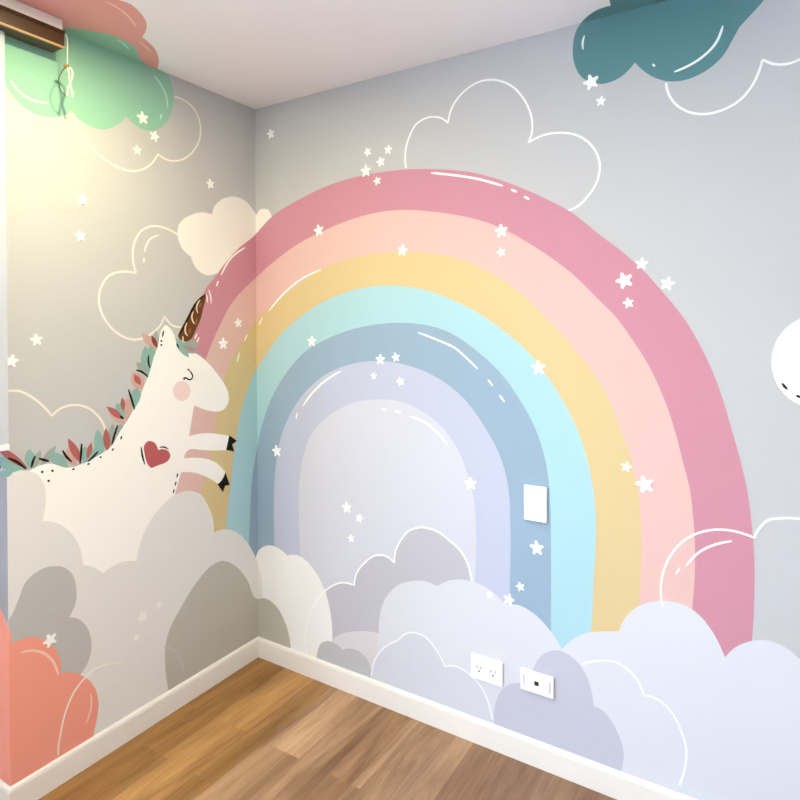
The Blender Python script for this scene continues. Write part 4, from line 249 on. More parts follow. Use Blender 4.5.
('cloud_outline','white cloud outline painted over the largest white cloud right of the lavender grey one','cloud outline','thin white cloud outlines',[(None,None,None,10.088,'pale_line',6,0,[('R',[14179,3800,14334,3896,14490,3980,14617,4037,14745,4084,14871,4120,14983,4145,15094,4162,15200,4164,15320,4143,15433,4102,15538,4049,15619,3998,15695,3939,15764,3873,15826,3801,15883,3712,15931,3615,15973,3511,16011,3405]),('R',[16011,3405,16118,3419,16221,3428,16319,3423,16413,3401,16502,3363,16584,3313,16661,3255,16731,3193,16794,3126,16850,3052,16901,2970,16947,2884,16989,2795,17027,2705,17066,2605,17102,2502,17132,2394,17155,2284,17169,2170,17173,2069,17170,1965,17163,1859,17150,1751,17135,1644,17114,1531,17088,1418,17057,1303,17024,1188,16989,1072])])]),
('painted_moon','round white painted shape with black stitch marks at the right edge','painted moon',None,[('disc',None,None,2.099,'paintwhite',0,0,[('R',[21235,13578,21234,13502,21228,13424,21218,13347,21205,13272,21187,13198,21166,13124,21141,13052,21113,12983,21080,12916,21045,12850,21006,12788,20964,12729,20919,12673,20871,12620,20820,12571,20767,12527,20712,12486,20654,12450,20595,12418,20534,12391,20472,12369,20409,12351,20344,12339,20280,12332,20215,12330,20150,12333,20085,12342,20021,12355,19958,12374,19896,12399,19834,12428,19776,12462,19719,12501,19664,12545,19611,12594,19561,12646,19515,12703,19471,12764,19431,12829,19395,12896,19362,12967,19334,13041,19309,13117,19289,13195,19273,13274,19261,13355,19254,13437,19252,13519,19254,13601,19261,13683,19272,13765,19287,13845,19307,13924,19331,14002,19360,14077,19392,14150,19428,14219,19468,14286,19511,14350,19557,14409,19606,14464,19659,14516,19713,14563,19770,14606,19829,14643,19890,14676,19952,14704,20015,14727,20078,14744,20143,14757,20208,14764,20273,14766,20337,14763,20402,14754,20465,14741,20527,14722,20588,14699,20648,14670,20705,14637,20761,14600,20814,14559,20865,14513,20913,14463,20958,14411,21001,14354,21040,14294,21076,14231,21109,14166,21138,14098,21163,14028,21185,13956,21203,13883,21217,13808,21227,13732,21233,13655])]),('stitch_mark',None,None,3.11,'black',7,1,[('R',[19493,12962,19521,12918,19550,12876,19583,12835,19618,12796])]),('stitch_mark',None,None,3.121,'black',7,1,[('R',[19809,12652,19919,12595])]),('stitch_mark',None,None,3.132,'black',7,1,[('R',[20029,12552,20160,12521])])]),
('painted_unicorn','white painted unicorn leaping from grey clouds toward the rainbow','unicorn mural',None,[('body','white body with head,ear and forelegs',None,6.143,'unicorn',0,0,[('L',[-4654,14581,-4732,14524,-4798,14433,-4881,14246,-4930,14046,-4970,13870,-5018,13698,-5081,13571,-5147,13446,-5215,13249,-5276,13050,-5335,12871,-5403,12695,-5507,12504,-5610,12314,-5679,12103,-5755,11897,-5870,11729,-5996,11568,-6122,11379,-6252,11195,-6389,11049,-6521,10902,-6607,10758,-6693,10616,-6813,10472,-6953,10351,-7136,10265,-7330,10199,-7513,10130,-7697,10069,-7872,10021,-8051,9991,-8199,9982,-8346,9996,-8459,10029,-8570,10076,-8680,10142,-8789,10203,-8896,10237,-9004,10255,-9135,10255,-9260,10235,-9366,10205,-9468,10169,-9648,10120,-9800,10042,-9893,9865,-9945,9652,-9975,9512,-9993,9364,-10001,9210,-9998,9051,-9986,8889,-9964,8723,-9934,8555,-9896,8386,-9852,8217,-9800,8049,-9742,7884,-9679,7721,-9610,7563,-9538,7410,-9454,7253,-9359,7091,-9255,6928,-9141,6763,-9018,6599,-8888,6436,-8750,6276,-8607,6121,-8459,5972,-8306,5830,-8150,5697,-7992,5576,-7835,5467,-7664,5358,-7482,5251,-7291,5148,-7093,5050,-6892,4960,-6690,4879,-6491,4812,-6299,4759,-6117,4724,-5949,4709,-5799,4717,-5664,4756,-5548,4828,-5451,4931,-5369,5060,-5301,5212,-5244,5383,-5195,5568,-5153,5765,-5115,5969,-5078,6176,-5040,6383,-4998,6587,-4948,6783,-4890,6967,-4819,7137,-4735,7311,-4648,7484,-4558,7658,-4467,7832,-4375,8007,-4281,8183,-4201,8403,-4119,8623,-4061,8777,-4002,8931,-3794,8899,-3584,8851,-3331,8763,-3080,8650,-2816,8507,-2558,8344,-2378,8212,-2200,8072,-2088,8146,-1989,8230,-1898,8351,-1827,8485,-2022,8722,-2245,8929,-2467,9070,-2703,9185,-3034,9299,-3365,9375,-3614,9415,-3860,9442,-3837,9551,-3788,9641,-3694,9706,-3576,9743,-3369,9713,-3145,9642,-2900,9585,-2650,9527,-2395,9476,-2076,9426,-1749,9384,-1717,9525,-1682,9664,-1642,9810,-1599,9955,-1840,10024,-2078,10089,-2351,10164,-2618,10226,-2919,10265,-3212,10279,-3418,10276,-3619,10265,-3579,10466,-3538,10668,-3495,10870,-3434,11150,-3371,11430,-3228,11358,-3082,11290,-2888,11211,-2686,11142,-2485,11079,-2279,11039,-2118,11033,-1965,11053,-1832,11112,-1723,11198,-1636,11333,-1597,11487,-1611,11657,-1664,11828,-1768,12029,-1902,12222,-2076,12440,-2265,12648,-2462,12855,-2670,13050,-2860,13208,-3064,13349,-3206,13427,-3353,13492,-3519,13533,-3684,13572,-3856,13634,-4006,13718,-4100,13819,-4173,13933,-4224,14067,-4274,14201,-4355,14343,-4462,14467,-4558,14544])]),('mane_leaf','teal mane leaf',None,5.154,'m_teal',0,0,[('L',[-9743,10090,-9833,10157,-9925,10216,-10033,10267,-10141,10298,-10160,10298,-10160,9943,-10101,9935,-9998,9951,-9900,9988,-9819,10034]),('P',[0,10298,-222,10250,-455,10175,-623,10104,-781,10022,-934,9935,-753,9913,-571,9899,-385,9898,-138,9917,0,9942])]),('mane_leaf','teal mane leaf',None,5.165,'m_teal',0,0,[('L',[-9599,10151,-9668,10266,-9744,10373,-9808,10450,-9876,10521,-9949,10581,-10032,10631,-10120,10670,-10160,10683,-10160,10295,-10085,10246,-10003,10209,-9917,10183,-9830,10164,-9715,10152]),('P',[0,10680,-124,10674,-344,10649,-569,10609,-798,10561,-662,10484,-518,10414,-357,10357,-202,10319,-35,10291,0,10289])]),('mane_leaf','coral red mane leaf',None,6.576,'m_coral',0,0,[('L',[-9569,10206,-9638,10323,-9710,10435,-9773,10523,-9839,10606,-9909,10685,-9989,10762,-10073,10832,-10160,10897,-10163,10898,-10163,10640,-10120,10592,-10041,10515,-9962,10449,-9879,10387,-9793,10330,-9683,10265]),('P',[0,10889,-21,10893,-228,10915,-444,10929,-667,10940,-534,10859,-395,10782,-245,10713,-95,10656,0,10626])]),('mane_leaf','teal mane leaf',None,5.187,'m_teal',0,0,[('L',[-9482,10188,-9450,10224,-9419,10262,-9393,10303,-9371,10350,-9353,10401,-9345,10454,-9352,10511,-9369,10570,-9392,10626,-9420,10676,-9455,10722,-9494,10767,-9535,10810,-9569,10772,-9600,10733,-9627,10692,-9647,10647,-9660,10594,-9667,10538,-9664,10482,-9648,10428,-9622,10374,-9591,10322,-9559,10275,-9522,10231])]),('mane_leaf','grey green mane leaf',None,5.198,'m_grey',0,0,[('L',[-9424,10176,-9387,10197,-9352,10221,-9319,10247,-9284,10281,-9252,10318,-9226,10360,-9205,10410,-9191,10464,-9183,10519,-9181,10568,-9183,10618,-9189,10668,-9196,10719,-9235,10695,-9272,10670,-9306,10643,-9337,10612,-9369,10571,-9397,10526,-9417,10477,-9430,10427,-9436,10374,-9438,10320,-9436,10272,-9431,10224])]),('mane_leaf','grey green mane leaf',None,5.209,'m_grey',0,0,[('L',[-9216,10195,-9140,10224,-9066,10258,-8984,10309,-8911,10372,-8845,10453,-8793,10546,-8751,10657,-8721,10777,-8830,10732,-8930,10676,-9011,10611,-9081,10535,-9131,10451,-9171,10360,-9196,10279])]),('mane_leaf','teal mane leaf',None,5.22,'m_teal',0,0,[('L',[-8347,9954,-8358,10061,-8381,10167,-8420,10279,-8478,10382,-8566,10467,-8667,10533,-8800,10583,-8939,10610,-8924,10466,-8885,10328,-8829,10221,-8755,10127,-8660,10059,-8554,10009,-8452,9976])]),('mane_leaf','pale peach mane leaf',None,5.231,'m_peach',0,0,[('L',[-8085,9965,-8074,10018,-8067,10071,-8063,10126,-8065,10187,-8073,10250,-8090,10311,-8118,10372,-8156,10431,-8199,10485,-8241,10528,-8288,10568,-8338,10604,-8389,10639,-8399,10584,-8408,10530,-8411,10475,-8409,10419,-8398,10356,-8380,10292,-8354,10231,-8318,10176,-8275,10125,-8228,10077,-8183,10037,-8135,10000])]),('mane_leaf','coral red mane leaf',None,5.642,'m_coral',0,0,[('L',[-7917,10062,-7919,10163,-7929,10264,-7952,10383,-7991,10500,-8052,10618,-8128,10728,-8228,10837,-8338,10936,-8333,10799,-8314,10662,-8278,10539,-8225,10420,-8156,10315,-8075,10216,-7999,10137])]),('mane_leaf','teal mane leaf',None,5.253,'m_teal',0,0,[('L',[-7749,9963,-7716,9999,-7685,10036,-7659,10076,-7635,10124,-7617,10174,-7608,10227,-7611,10285,-7626,10345,-7646,10404,-7672,10454,-7703,10503,-7739,10550,-7777,10597,-7811,10559,-7843,10521,-7870,10480,-7891,10435,-7906,10383,-7915,10326,-7913,10269,-7900,10214,-7877,10158,-7849,10103,-7819,10055,-7785,10009])]),('mane_leaf','teal mane leaf',None,5.264,'m_teal',0,0,[('L',[-7611,10035,-7560,10043,-7511,10053,-7464,10068,-7415,10089,-7370,10115,-7332,10149,-7304,10193,-7284,10245,-7272,10298,-7269,10350,-7272,10403,-7281,10458,-7292,10513,-7346,10504,-7398,10493,-7447,10478,-7491,10457,-7535,10426,-7574,10390,-7604,10347,-7621,10299,-7629,10246,-7631,10191,-7629,10140,-7621,10088])]),('mane_leaf','coral red mane leaf',None,5.675,'m_coral',0,0,[('L',[-7713,10155,-7670,10193,-7630,10235,-7590,10290,-7558,10351,-7544,10398,-7536,10448,-7532,10499,-7534,10557,-7542,10616,-7553,10675,-7594,10638,-7632,10600,-7664,10558,-7689,10516,-7709,10472,-7724,10425,-7733,10354,-7732,10281,-7725,10218])]),('mane_leaf','teal mane leaf',None,5.286,'m_teal',0,0,[('L',[-7225,10129,-7177,10220,-7138,10316,-7109,10433,-7100,10555,-7121,10688,-7167,10819,-7244,10959,-7340,11094,-7404,10965,-7447,10830,-7461,10703,-7451,10573,-7414,10450,-7357,10329,-7295,10228])]),('mane_leaf','grey green mane leaf',None,5.297,'m_grey',0,0,[('L',[-6898,10307,-6858,10357,-6819,10409,-6784,10464,-6757,10514,-6733,10566,-6713,10620,-6699,10676,-6690,10738,-6687,10802,-6689,10867,-6696,10931,-6706,10988,-6721,11045,-6738,11102,-6759,11160,-6780,11217,-6814,11173,-6847,11130,-6878,11085,-6906,11039,-6929,10991,-6951,10934,-6970,10876,-6983,10815,-6990,10754,-6990,10695,-6986,10635,-6977,10574,-6964,10513,-6946,10445,-6923,10376])]),('mane_leaf','coral red mane leaf',None,5.708,'m_coral',0,0,[('L',[-6990,10255,-6965,10307,-6942,10359,-6923,10413,-6909,10462,-6898,10513,-6891,10564,-6889,10617,-6892,10673,-6901,10730,-6914,10787,-6930,10844,-6953,10905,-6982,10965,-7014,11025,-7047,11084,-7073,11030,-7097,10975,-7117,10919,-7132,10861,-7140,10808,-7145,10752,-7146,10697,-7141,10641,-7132,10588,-7118,10535,-7100,10482,-7080,10430,-7053,10371,-7022,10313])]),('mane_leaf','grey green mane leaf',None,5.319,'m_grey',0,0,[('L',[-6636,10746,-6572,10757,-6512,10776,-6455,10805,-6411,10845,-6390,10902,-6386,10965,-6396,11021,-6417,11077,-6444,11134,-6504,11123,-6560,11108,-6608,11084,-6655,11044,-6687,10994,-6693,10934,-6682,10869,-6663,10807])]),('mane_leaf','pale peach mane leaf',None,5.33,'m_peach',0,0,[('L',[-6330,11118,-6347,11175,-6367,11231,-6391,11285,-6423,11345,-6460,11403,-6504,11455,-6559,11502,-6620,11543,-6684,11578,-6741,11602,-6801,11620,-6861,11635,-6923,11648,-6905,11590,-6886,11534,-6863,11479,-6835,11426,-6794,11368,-6748,11313,-6695,11265,-6638,11227,-6575,11194,-6510,11167,-6451,11147,-6391,11132])]),('mane_leaf','teal mane leaf',None,5.2,'m_teal',0,0,[('L',[-6366,11333,-6342,11404,-6327,11477,-6323,11530,-6326,11585,-6338,11637,-6365,11687,-6403,11735,-6445,11777,-6505,11822,-6573,11858,-6644,11890,-6667,11825,-6683,11760,-6687,11694,-6681,11640,-6667,11585,-6643,11535,-6608,11491,-6564,11450,-6517,11414,-6444,11371])]),('mane_leaf','pale peach mane leaf',None,5.011,'m_peach',0,0,[('L',[-6290,11218,-6246,11264,-6204,11311,-6166,11362,-6138,11408,-6113,11456,-6093,11506,-6079,11558,-6072,11615,-6073,11673,-6079,11733,-6091,11791,-6106,11844,-6126,11897,-6151,11949,-6178,12001,-6206,12052,-6243,12012,-6279,11973,-6312,11932,-6342,11889,-6367,11844,-6389,11792,-6406,11738,-6419,11683,-6424,11627,-6421,11572,-6411,11517,-6397,11461,-6380,11406,-6354,11343,-6324,11280])]),('mane_leaf','coral red mane leaf',None,5.422,'m_coral',0,0,[('L',[-6385,11283,-6410,11337,-6437,11390,-6467,11441,-6506,11499,-6549,11554,-6597,11605,-6654,11652,-6716,11694,-6781,11731,-6837,11756,-6894,11777,-6953,11795,-7012,11812,-6987,11758,-6961,11705,-6932,11653,-6898,11603,-6853,11547,-6801,11493,-6745,11445,-6687,11406,-6625,11372,-6560,11342,-6503,11320,-6445,11301])]),('mane_leaf','coral red mane leaf',None,5.633,'m_coral',0,0,[('L',[-6402,11583,-6375,11627,-6353,11674,-6335,11731,-6326,11791,-6332,11856,-6349,11920,-6382,11990,-6424,12057,-6460,11994,-6486,11929,-6497,11866,-6497,11802,-6483,11741,-6459,11682,-6433,11632])]),('mane_leaf','teal mane leaf',None,5.044,'m_teal',0,0,[('L',[-5976,11566,-5920,11606,-5866,11648,-5817,11695,-5782,11737,-5749,11781,-5721,11829,-5703,11879,-5694,11933,-5693,11991,-5700,12050,-5712,12108,-5730,12162,-5754,12216,-5783,12268,-5816,12320,-5850,12372,-5898,12337,-5944,12302,-5987,12265,-6025,12226,-6057,12183,-6085,12135,-6108,12083,-6125,12030,-6133,11976,-6131,11922,-6120,11867,-6103,11811,-6083,11757,-6053,11692,-6016,11629])]),('mane_leaf','teal mane leaf',None,5.255,'m_teal',0,0,[('L',[-5855,11801,-5823,11856,-5798,11914,-5782,11980,-5781,12049,-5804,12118,-5844,12184,-5886,12231,-5936,12274,-5989,12313,-6019,12263,-6044,12211,-6059,12157,-6063,12086,-6049,12016,-6014,11953,-5966,11894,-5913,11846])]),('mane_leaf','pale peach mane leaf',None,5.066,'m_peach',0,0,[('L',[-5631,12244,-5604,12308,-5582,12373,-5568,12439,-5561,12508,-5562,12579,-5580,12646,-5618,12706,-5673,12762,-5733,12809,-5784,12841,-5840,12866,-5899,12886,-5961,12904,-6023,12920,-6045,12867,-6066,12815,-6082,12763,-6092,12710,-6093,12657,-6085,12588,-6066,12519,-6034,12457,-5984,12406,-5920,12362,-5852,12324,-5782,12292,-5707,12266])]),('mane_leaf','coral red mane leaf',None,5.477,'m_coral',0,0,[('L',[-5710,12431,-5701,12486,-5698,12541,-5704,12601,-5723,12659,-5762,12711,-5813,12756,-5885,12796,-5965,12827,-5977,12752,-5975,12678,-5958,12618,-5927,12562,-5881,12518,-5825,12481,-5769,12454])]),('mane_leaf','grey green mane leaf',None,5.288,'m_grey',0,0,[('L',[-5442,12879,-5446,12949,-5459,13016,-5484,13085,-5523,13147,-5586,13193,-5659,13226,-5724,13241,-5793,13247,-5862,13247,-5860,13185,-5852,13124,-5832,13066,-5794,13001,-5742,12947,-5673,12913,-5595,12892,-5520,12882])]),('mane_leaf','teal mane leaf',None,5.099,'m_teal',0,0,[('L',[-5403,12695,-5338,12809,-5285,12928,-5243,13071,-5227,13219,-5250,13376,-5304,13530,-5362,13639,-5435,13742,-5515,13843,-5575,13735,-5626,13627,-5662,13515,-5684,13362,-5676,13207,-5632,13063,-5564,12923,-5489,12807])]),('mane_leaf','teal mane leaf',None,5.31,'m_teal',0,0,[('L',[-5253,13195,-5212,13236,-5173,13278,-5140,13324,-5109,13376,-5085,13431,-5072,13487,-5075,13547,-5090,13609,-5114,13667,-5143,13717,-5181,13764,-5223,13809,-5268,13853,-5311,13810,-5352,13766,-5386,13720,-5413,13671,-5433,13614,-5446,13554,-5446,13495,-5431,13439,-5404,13383,-5372,13330,-5337,13283,-5296,13239])]),('mane_leaf','grey green mane leaf',None,5.121,'m_grey',0,0,[('L',[-5039,13699,-5000,13766,-4968,13836,-4949,13892,-4935,13950,-4929,14008,-4932,14070,-4945,14132,-4964,14192,-4994,14257,-5033,14319,-5075,14380,-5111,14316,-5143,14252,-5166,14186,-5179,14126,-5184,14064,-5181,14003,-5169,13946,-5150,13889,-5125,13834,-5085,13765])]),('mane_leaf','pale peach mane leaf',None,5.132,'m_peach',0,0,[('L',[-5018,13661,-5040,13758,-5069,13852,-5118,13957,-5182,14053,-5274,14138,-5380,14210,-5512,14269,-5653,14314,-5624,14184,-5577,14060,-5513,13958,-5432,13866,-5335,13795,-5226,13737,-5125,13696])]),('mane_leaf','dark red mane leaf',None,5.543,'m_dark',0,0,[('L',[-5018,13735,-5011,13791,-5009,13847,-5016,13912,-5033,13976,-5067,14038,-5112,14095,-5174,14150,-5245,14199,-5253,14122,-5250,14045,-5235,13978,-5207,13914,-5167,13859,-5117,13809,-5070,13771])]),('mane_leaf','teal mane leaf',None,6.754,'m_teal',0,0,[('L',[-4207,14086,-4201,13985,-4185,13885,-4151,13772,-4097,13664,-4012,13562,-3908,13472,-3770,13388,-3616,13316,-3627,13460,-3659,13599,-3714,13717,-3790,13824,-3886,13911,-3997,13985,-4100,14039])]),('mane_leaf','grey green mane leaf',None,6.365,'m_grey',0,0,[('L',[-3961,13736,-3898,13705,-3833,13678,-3767,13655,-3692,13636,-3615,13623,-3539,13621,-3462,13633,-3386,13657,-3316,13689,-3258,13725,-3205,13767,-3156,13815,-3109,13865,-3178,13897,-3247,13927,-3317,13951,-3389,13967,-3469,13975,-3551,13976,-3628,13965,-3697,13941,-3762,13906,-3821,13867,-3872,13827,-3917,13782])]),('mane_leaf','mauve forelock leaf',None,6.976,'m_mauve',0,0,[('L',[-3868,13752,-3823,13703,-3772,13657,-3708,13611,-3636,13574,-3551,13550,-3463,13538,-3360,13541,-3257,13555,-3324,13624,-3399,13683,-3475,13725,-3557,13755,-3640,13767,-3724,13769,-3797,13763])]),('mane_leaf','grey green mane leaf',None,6.587,'m_grey',0,0,[('L',[-3823,13616,-3765,13574,-3704,13536,-3628,13500,-3546,13474,-3456,13462,-3363,13464,-3261,13482,-3160,13511,-3245,13570,-3335,13618,-3422,13648,-3511,13665,-3597,13665,-3683,13654,-3754,13637])]),('mane_stroke',None,None,7.198,'black',8,1,[('L',[-10145,10654,-10039,10592,-9937,10522,-9830,10430,-9727,10327,-9627,10218])]),('mane_stroke',None,None,7.209,'black',8,1,[('L',[-9361,10570,-9402,10483,-9436,10393,-9458,10314,-9476,10232])]),('mane_stroke',None,None,7.22,'black',8,1,[('L',[-9258,10473,-8942,10318])]),('mane_stroke',None,None,7.231,'black',8,1,[('P',[-619,10340,-378,10330])]),('mane_stroke',None,None,7.242,'black',8,1,[('L',[-8514,10587,-8459,10465,-8391,10349,-8312,10253,-8221,10161])]),('mane_stroke',None,None,7.253,'black',8,1,[('L',[-7891,10699,-7903,10537,-7917,10375,-7935,10210,-7954,10047])]),('mane_stroke',None,None,7.264,'black',8,1,[('L',[-7336,10345,-7422,10261,-7513,10183,-7603,10119,-7697,10059])]),('mane_stroke',None,None,7.275,'black',8,1,[('L',[-6610,11123,-6668,10976,-6724,10829,-6765,10712,-6804,10594,-6842,10476])]),('mane_stroke',None,None,7.286,'black',8,1,[('L',[-6188,12314,-6133,12141,-6078,11968,-6038,11842,-5997,11715,-5956,11588])]),('mane_stroke',None,None,7.297,'black',8,1,[('L',[-6517,11430,-6389,11305])]),('mane_stroke',None,None,7.308,'black',8,1,[('L',[-5877,12981,-5762,12947,-5653,12901,-5526,12809,-5411,12696])]),('mane_stroke',None,None,7.319,'black',8,1,[('L',[-5375,13493,-5390,13366,-5390,13239,-5366,13128,-5330,13017])]),('mane_stroke',None,None,7.33,'black',8,1,[('L',[-4169,13876,-4070,13690])]),('ear_mark',None,None,7.0,'black',7,1,[('L',[-4738,14376,-4792,14135])]),('ear_mark',None,None,7.011,'black',0,0,[('L',[-4794,13987,-4797,13973,-4806,13961,-4821,13954,-4837,13951,-4853,13954,-4867,13963,-4876,13975,-4879,13989,-4876,14003,-4867,14015,-4853,14022,-4836,14025,-4820,14022,-4806,14013,-4797,14001])]),('ear_mark',None,None,7.022,'black',0,0,[('L',[-4803,13839,-4807,13825,-4816,13813,-4830,13805,-4847,13803,-4863,13806,-4877,13815,-4886,13827,-4889,13841,-4886,13855,-4876,13867,-4862,13874,-4846,13877,-4830,13873,-4816,13865,-4807,13853])]),('flank_dot',None,None,7.033,'black',0,0,[('L',[-9118,10022,-9122,10008,-9130,9996,-9143,9990,-9158,9990,-9173,9997,-9185,10008,-9193,10023,-9196,10039,-9193,10053,-9185,10065,-9172,10071,-9157,10071,-9142,10064,-9130,10053,-9121,10038])]),('flank_dot',None,None,7.044,'black',0,0,[('L',[-8806,9995,-8810,9980,-8818,9968,-8831,9962,-8847,9962,-8862,9969,-8875,9980,-8883,9995,-8886,10011,-8883,10026,-8874,10038,-8861,10044,-8846,10044,-8831,10037,-8818,10026,-8809,10011])]),('flank_dot',None,None,7.055,'black',0,0,[('L',[-8926,9702,-8930,9687,-8938,9676,-8951,9670,-8966,9670,-8981,9677,-8994,9688,-9003,9703,-9006,9719,-9002,9734,-8994,9746,-8981,9751,-8966,9751,-8951,9745,-8938,9733,-8929,9718])]),('eyelid',None,None,7.066,'black',6,1,[('L',[-3606,12819,-3542,12761,-3489,12698,-3452,12632,-3438,12565,-3460,12508,-3505,12465,-3562,12454,-3623,12459,-3707,12508,-3786,12549,-3842,12531,-3898,12496])]),('eyelash',None,None,7.077,'black',5.5,1,[('L',[-3805,12543,-3833,12460])]),('eyelash',None,None,7.088,'black',0,0,[('L',[-3592,12841,-3596,12827,-3606,12814,-3621,12807,-3639,12805,-3657,12810,-3672,12819,-3682,12832,-3686,12847,-3682,12862,-3672,12874,-3656,12881,-3639,12883,-3621,12879,-3605,12869,-3596,12856])]),('cheek','round pink cheek',None,7.099,'cheek',0,0,[('L',[-3552,12009,-3560,11934,-3584,11863,-3622,11800,-3673,11746,-3734,11705,-3804,11676,-3878,11663,-3956,11663,-4033,11680,-4106,11709,-4173,11752,-4231,11805,-4279,11868,-4313,11937,-4335,12010,-4341,12084,-4333,12157,-4311,12226,-4275,12288,-4226,12342,-4168,12384,-4099,12414,-4026,12429,-3949,12431,-3872,12417,-3797,12389,-3728,12347,-3668,12294,-3618,12230,-3582,12161,-3559,12085])]),('heart','dusty red heart on the chest',None,7.11,'heart',0,0,[('L',[-5308,9371,-5410,9464,-5484,9600,-5530,9712,-5559,9828,-5578,9944,-5607,10089,-5600,10219,-5529,10316,-5423,10370,-5297,10346,-5175,10278,-5095,10184,-5042,10074,-5027,10023,-5017,9970,-4921,9979,-4825,9973,-4683,9926,-4565,9844,-4507,9752,-4482,9655,-4532,9543,-4634,9459,-4803,9421,-4992,9410,-5087,9391,-5183,9375,-5247,9368])]),('heart_mark',None,None,7.121,'black',7.5,1,[('L',[-5714,10210,-5697,10059,-5672,9907,-5625,9729,-5566,9551])]),('heart_mark',None,None,7.132,'black',6,1,[('L',[-4953,10055,-4854,10053,-4759,10036,-4659,9984,-4564,9911])]),('hoof','black notched front hoof',None,7.143,'black',0,0,[('L',[-1599,9972,-1172,9671,-1438,9564,-1325,9245,-1766,9391,-1746,9460,-1727,9528,-1707,9597,-1688,9665,-1670,9726,-1652,9788,-1635,9849,-1617,9910])]),('hoof','black notched front hoof',None,7.154,'black',0,0,[('L',[-1811,8465,-1589,7891,-1832,7922,-1956,7677,-2226,8066,-2157,8096,-2090,8128,-2028,8164,-1973,8206,-1931,8250,-1895,8300,-1864,8353,-1837,8408])]),('stitch_mark',None,None,7.165,'black',6.5,1,[('L',[-4153,8929,-4213,8778])]),('stitch_mark',None,None,7.176,'black',6.5,1,[('L',[-4237,8638,-4288,8478])]),('stitch_mark',None,None,7.187,'black',6.5,1,[('L',[-4325,8354,-4371,8216])]),('stitch_mark',None,None,7.198,'black',6.5,1,[('L',[-6463,10718,-6509,10603])]),('stitch_mark',None,None,7.209,'black',6.5,1,[('L',[-6773,10343,-6836,10275])]),('stitch_mark',None,None,7.22,'black',6.5,1,[('L',[-7207,10136,-7282,10119])]),('stitch_mark',None,None,7.231,'black',6.5,1,[('L',[-7625,9991,-7715,9976])]),('stitch_mark',None,None,7.242,'black',6.5,1,[('L',[-8138,9933,-8217,9901])]),('horn','dark brown spiral horn',None,7.453,'horn',0,0,[('L',[-2761,15834,-2909,15743,-3044,15645,-3175,15521,-3289,15389,-3377,15264,-3455,15135,-3531,15005,-3602,14888,-3671,14770,-3742,14654,-3815,14540,-3906,14411,-3999,14284,-4094,14160,-4055,14086,-4004,14024,-3853,13953,-3681,13939,-3560,13987,-3444,14070,-3379,14186,-3314,14302,-3249,14419,-3181,14536,-3113,14654,-3052,14774,-3006,14891,-2969,15011,-2936,15131,-2900,15252,-2853,15385,-2805,15519,-2773,15654,-2764,15744])]),('horn','dark edge','edge_line',8.264,'horn_dark',9,1,[('L',[-2822,15772,-2950,15687,-3069,15596,-3193,15482,-3304,15361,-3392,15239,-3469,15112,-3545,14986,-3639,14836,-3731,14687,-3825,14540,-3906,14418,-3988,14298,-4071,14178])]),('horn',None,'spiral_line',8.475,'horn_light',7,1,[('L',[-3045,15577,-3123,15493,-3183,15404,-3216,15316,-3228,15226,-3207,15137,-3166,15049])]),('horn',None,'spiral_line',8.486,'horn_light',7,1,[('L',[-3378,15105,-3431,15017,-3460,14928,-3453,14840,-3424,14753,-3384,14683,-3334,14616])]),('horn',None,'spiral_line',8.497,'horn_light',7,1,[('L',[-3689,14675,-3742,14570,-3774,14463,-3780,14364,-3757,14269,-3714,14209,-3656,14152])]),('horn',None,'spiral_line',8.508,'horn_light',7,1,[('L',[-3883,14156,-3876,13925])]),('horn',None,'gold_patch',8.419,'horn_gold',9,1,[('L',[-2997,15448,-3097,15248])]),('horn',None,'gold_patch',8.43,'horn_gold',9,1,[('L',[-3197,14852,-3296,14577])]),('horn',None,'gold_patch',8.1,'horn_gold',9,1,[('L',[-3512,14461,-3608,14228])])]),
('painted_cloud','grey patch on the narrow wall end under the blind at the left edge','painted cloud','painted clouds along the bottom of the unicorn wall',[(None,None,None,8.611,'grey_wallend',0,0,[('P',[-1480,9931,-1373,9948,-1056,9995,-745,10034,-444,10060,-123,10071,0,10071,0,1030,-702,750,-1480,750])])])]  # darker grey layer over the light grey cloud on the narrow wall end
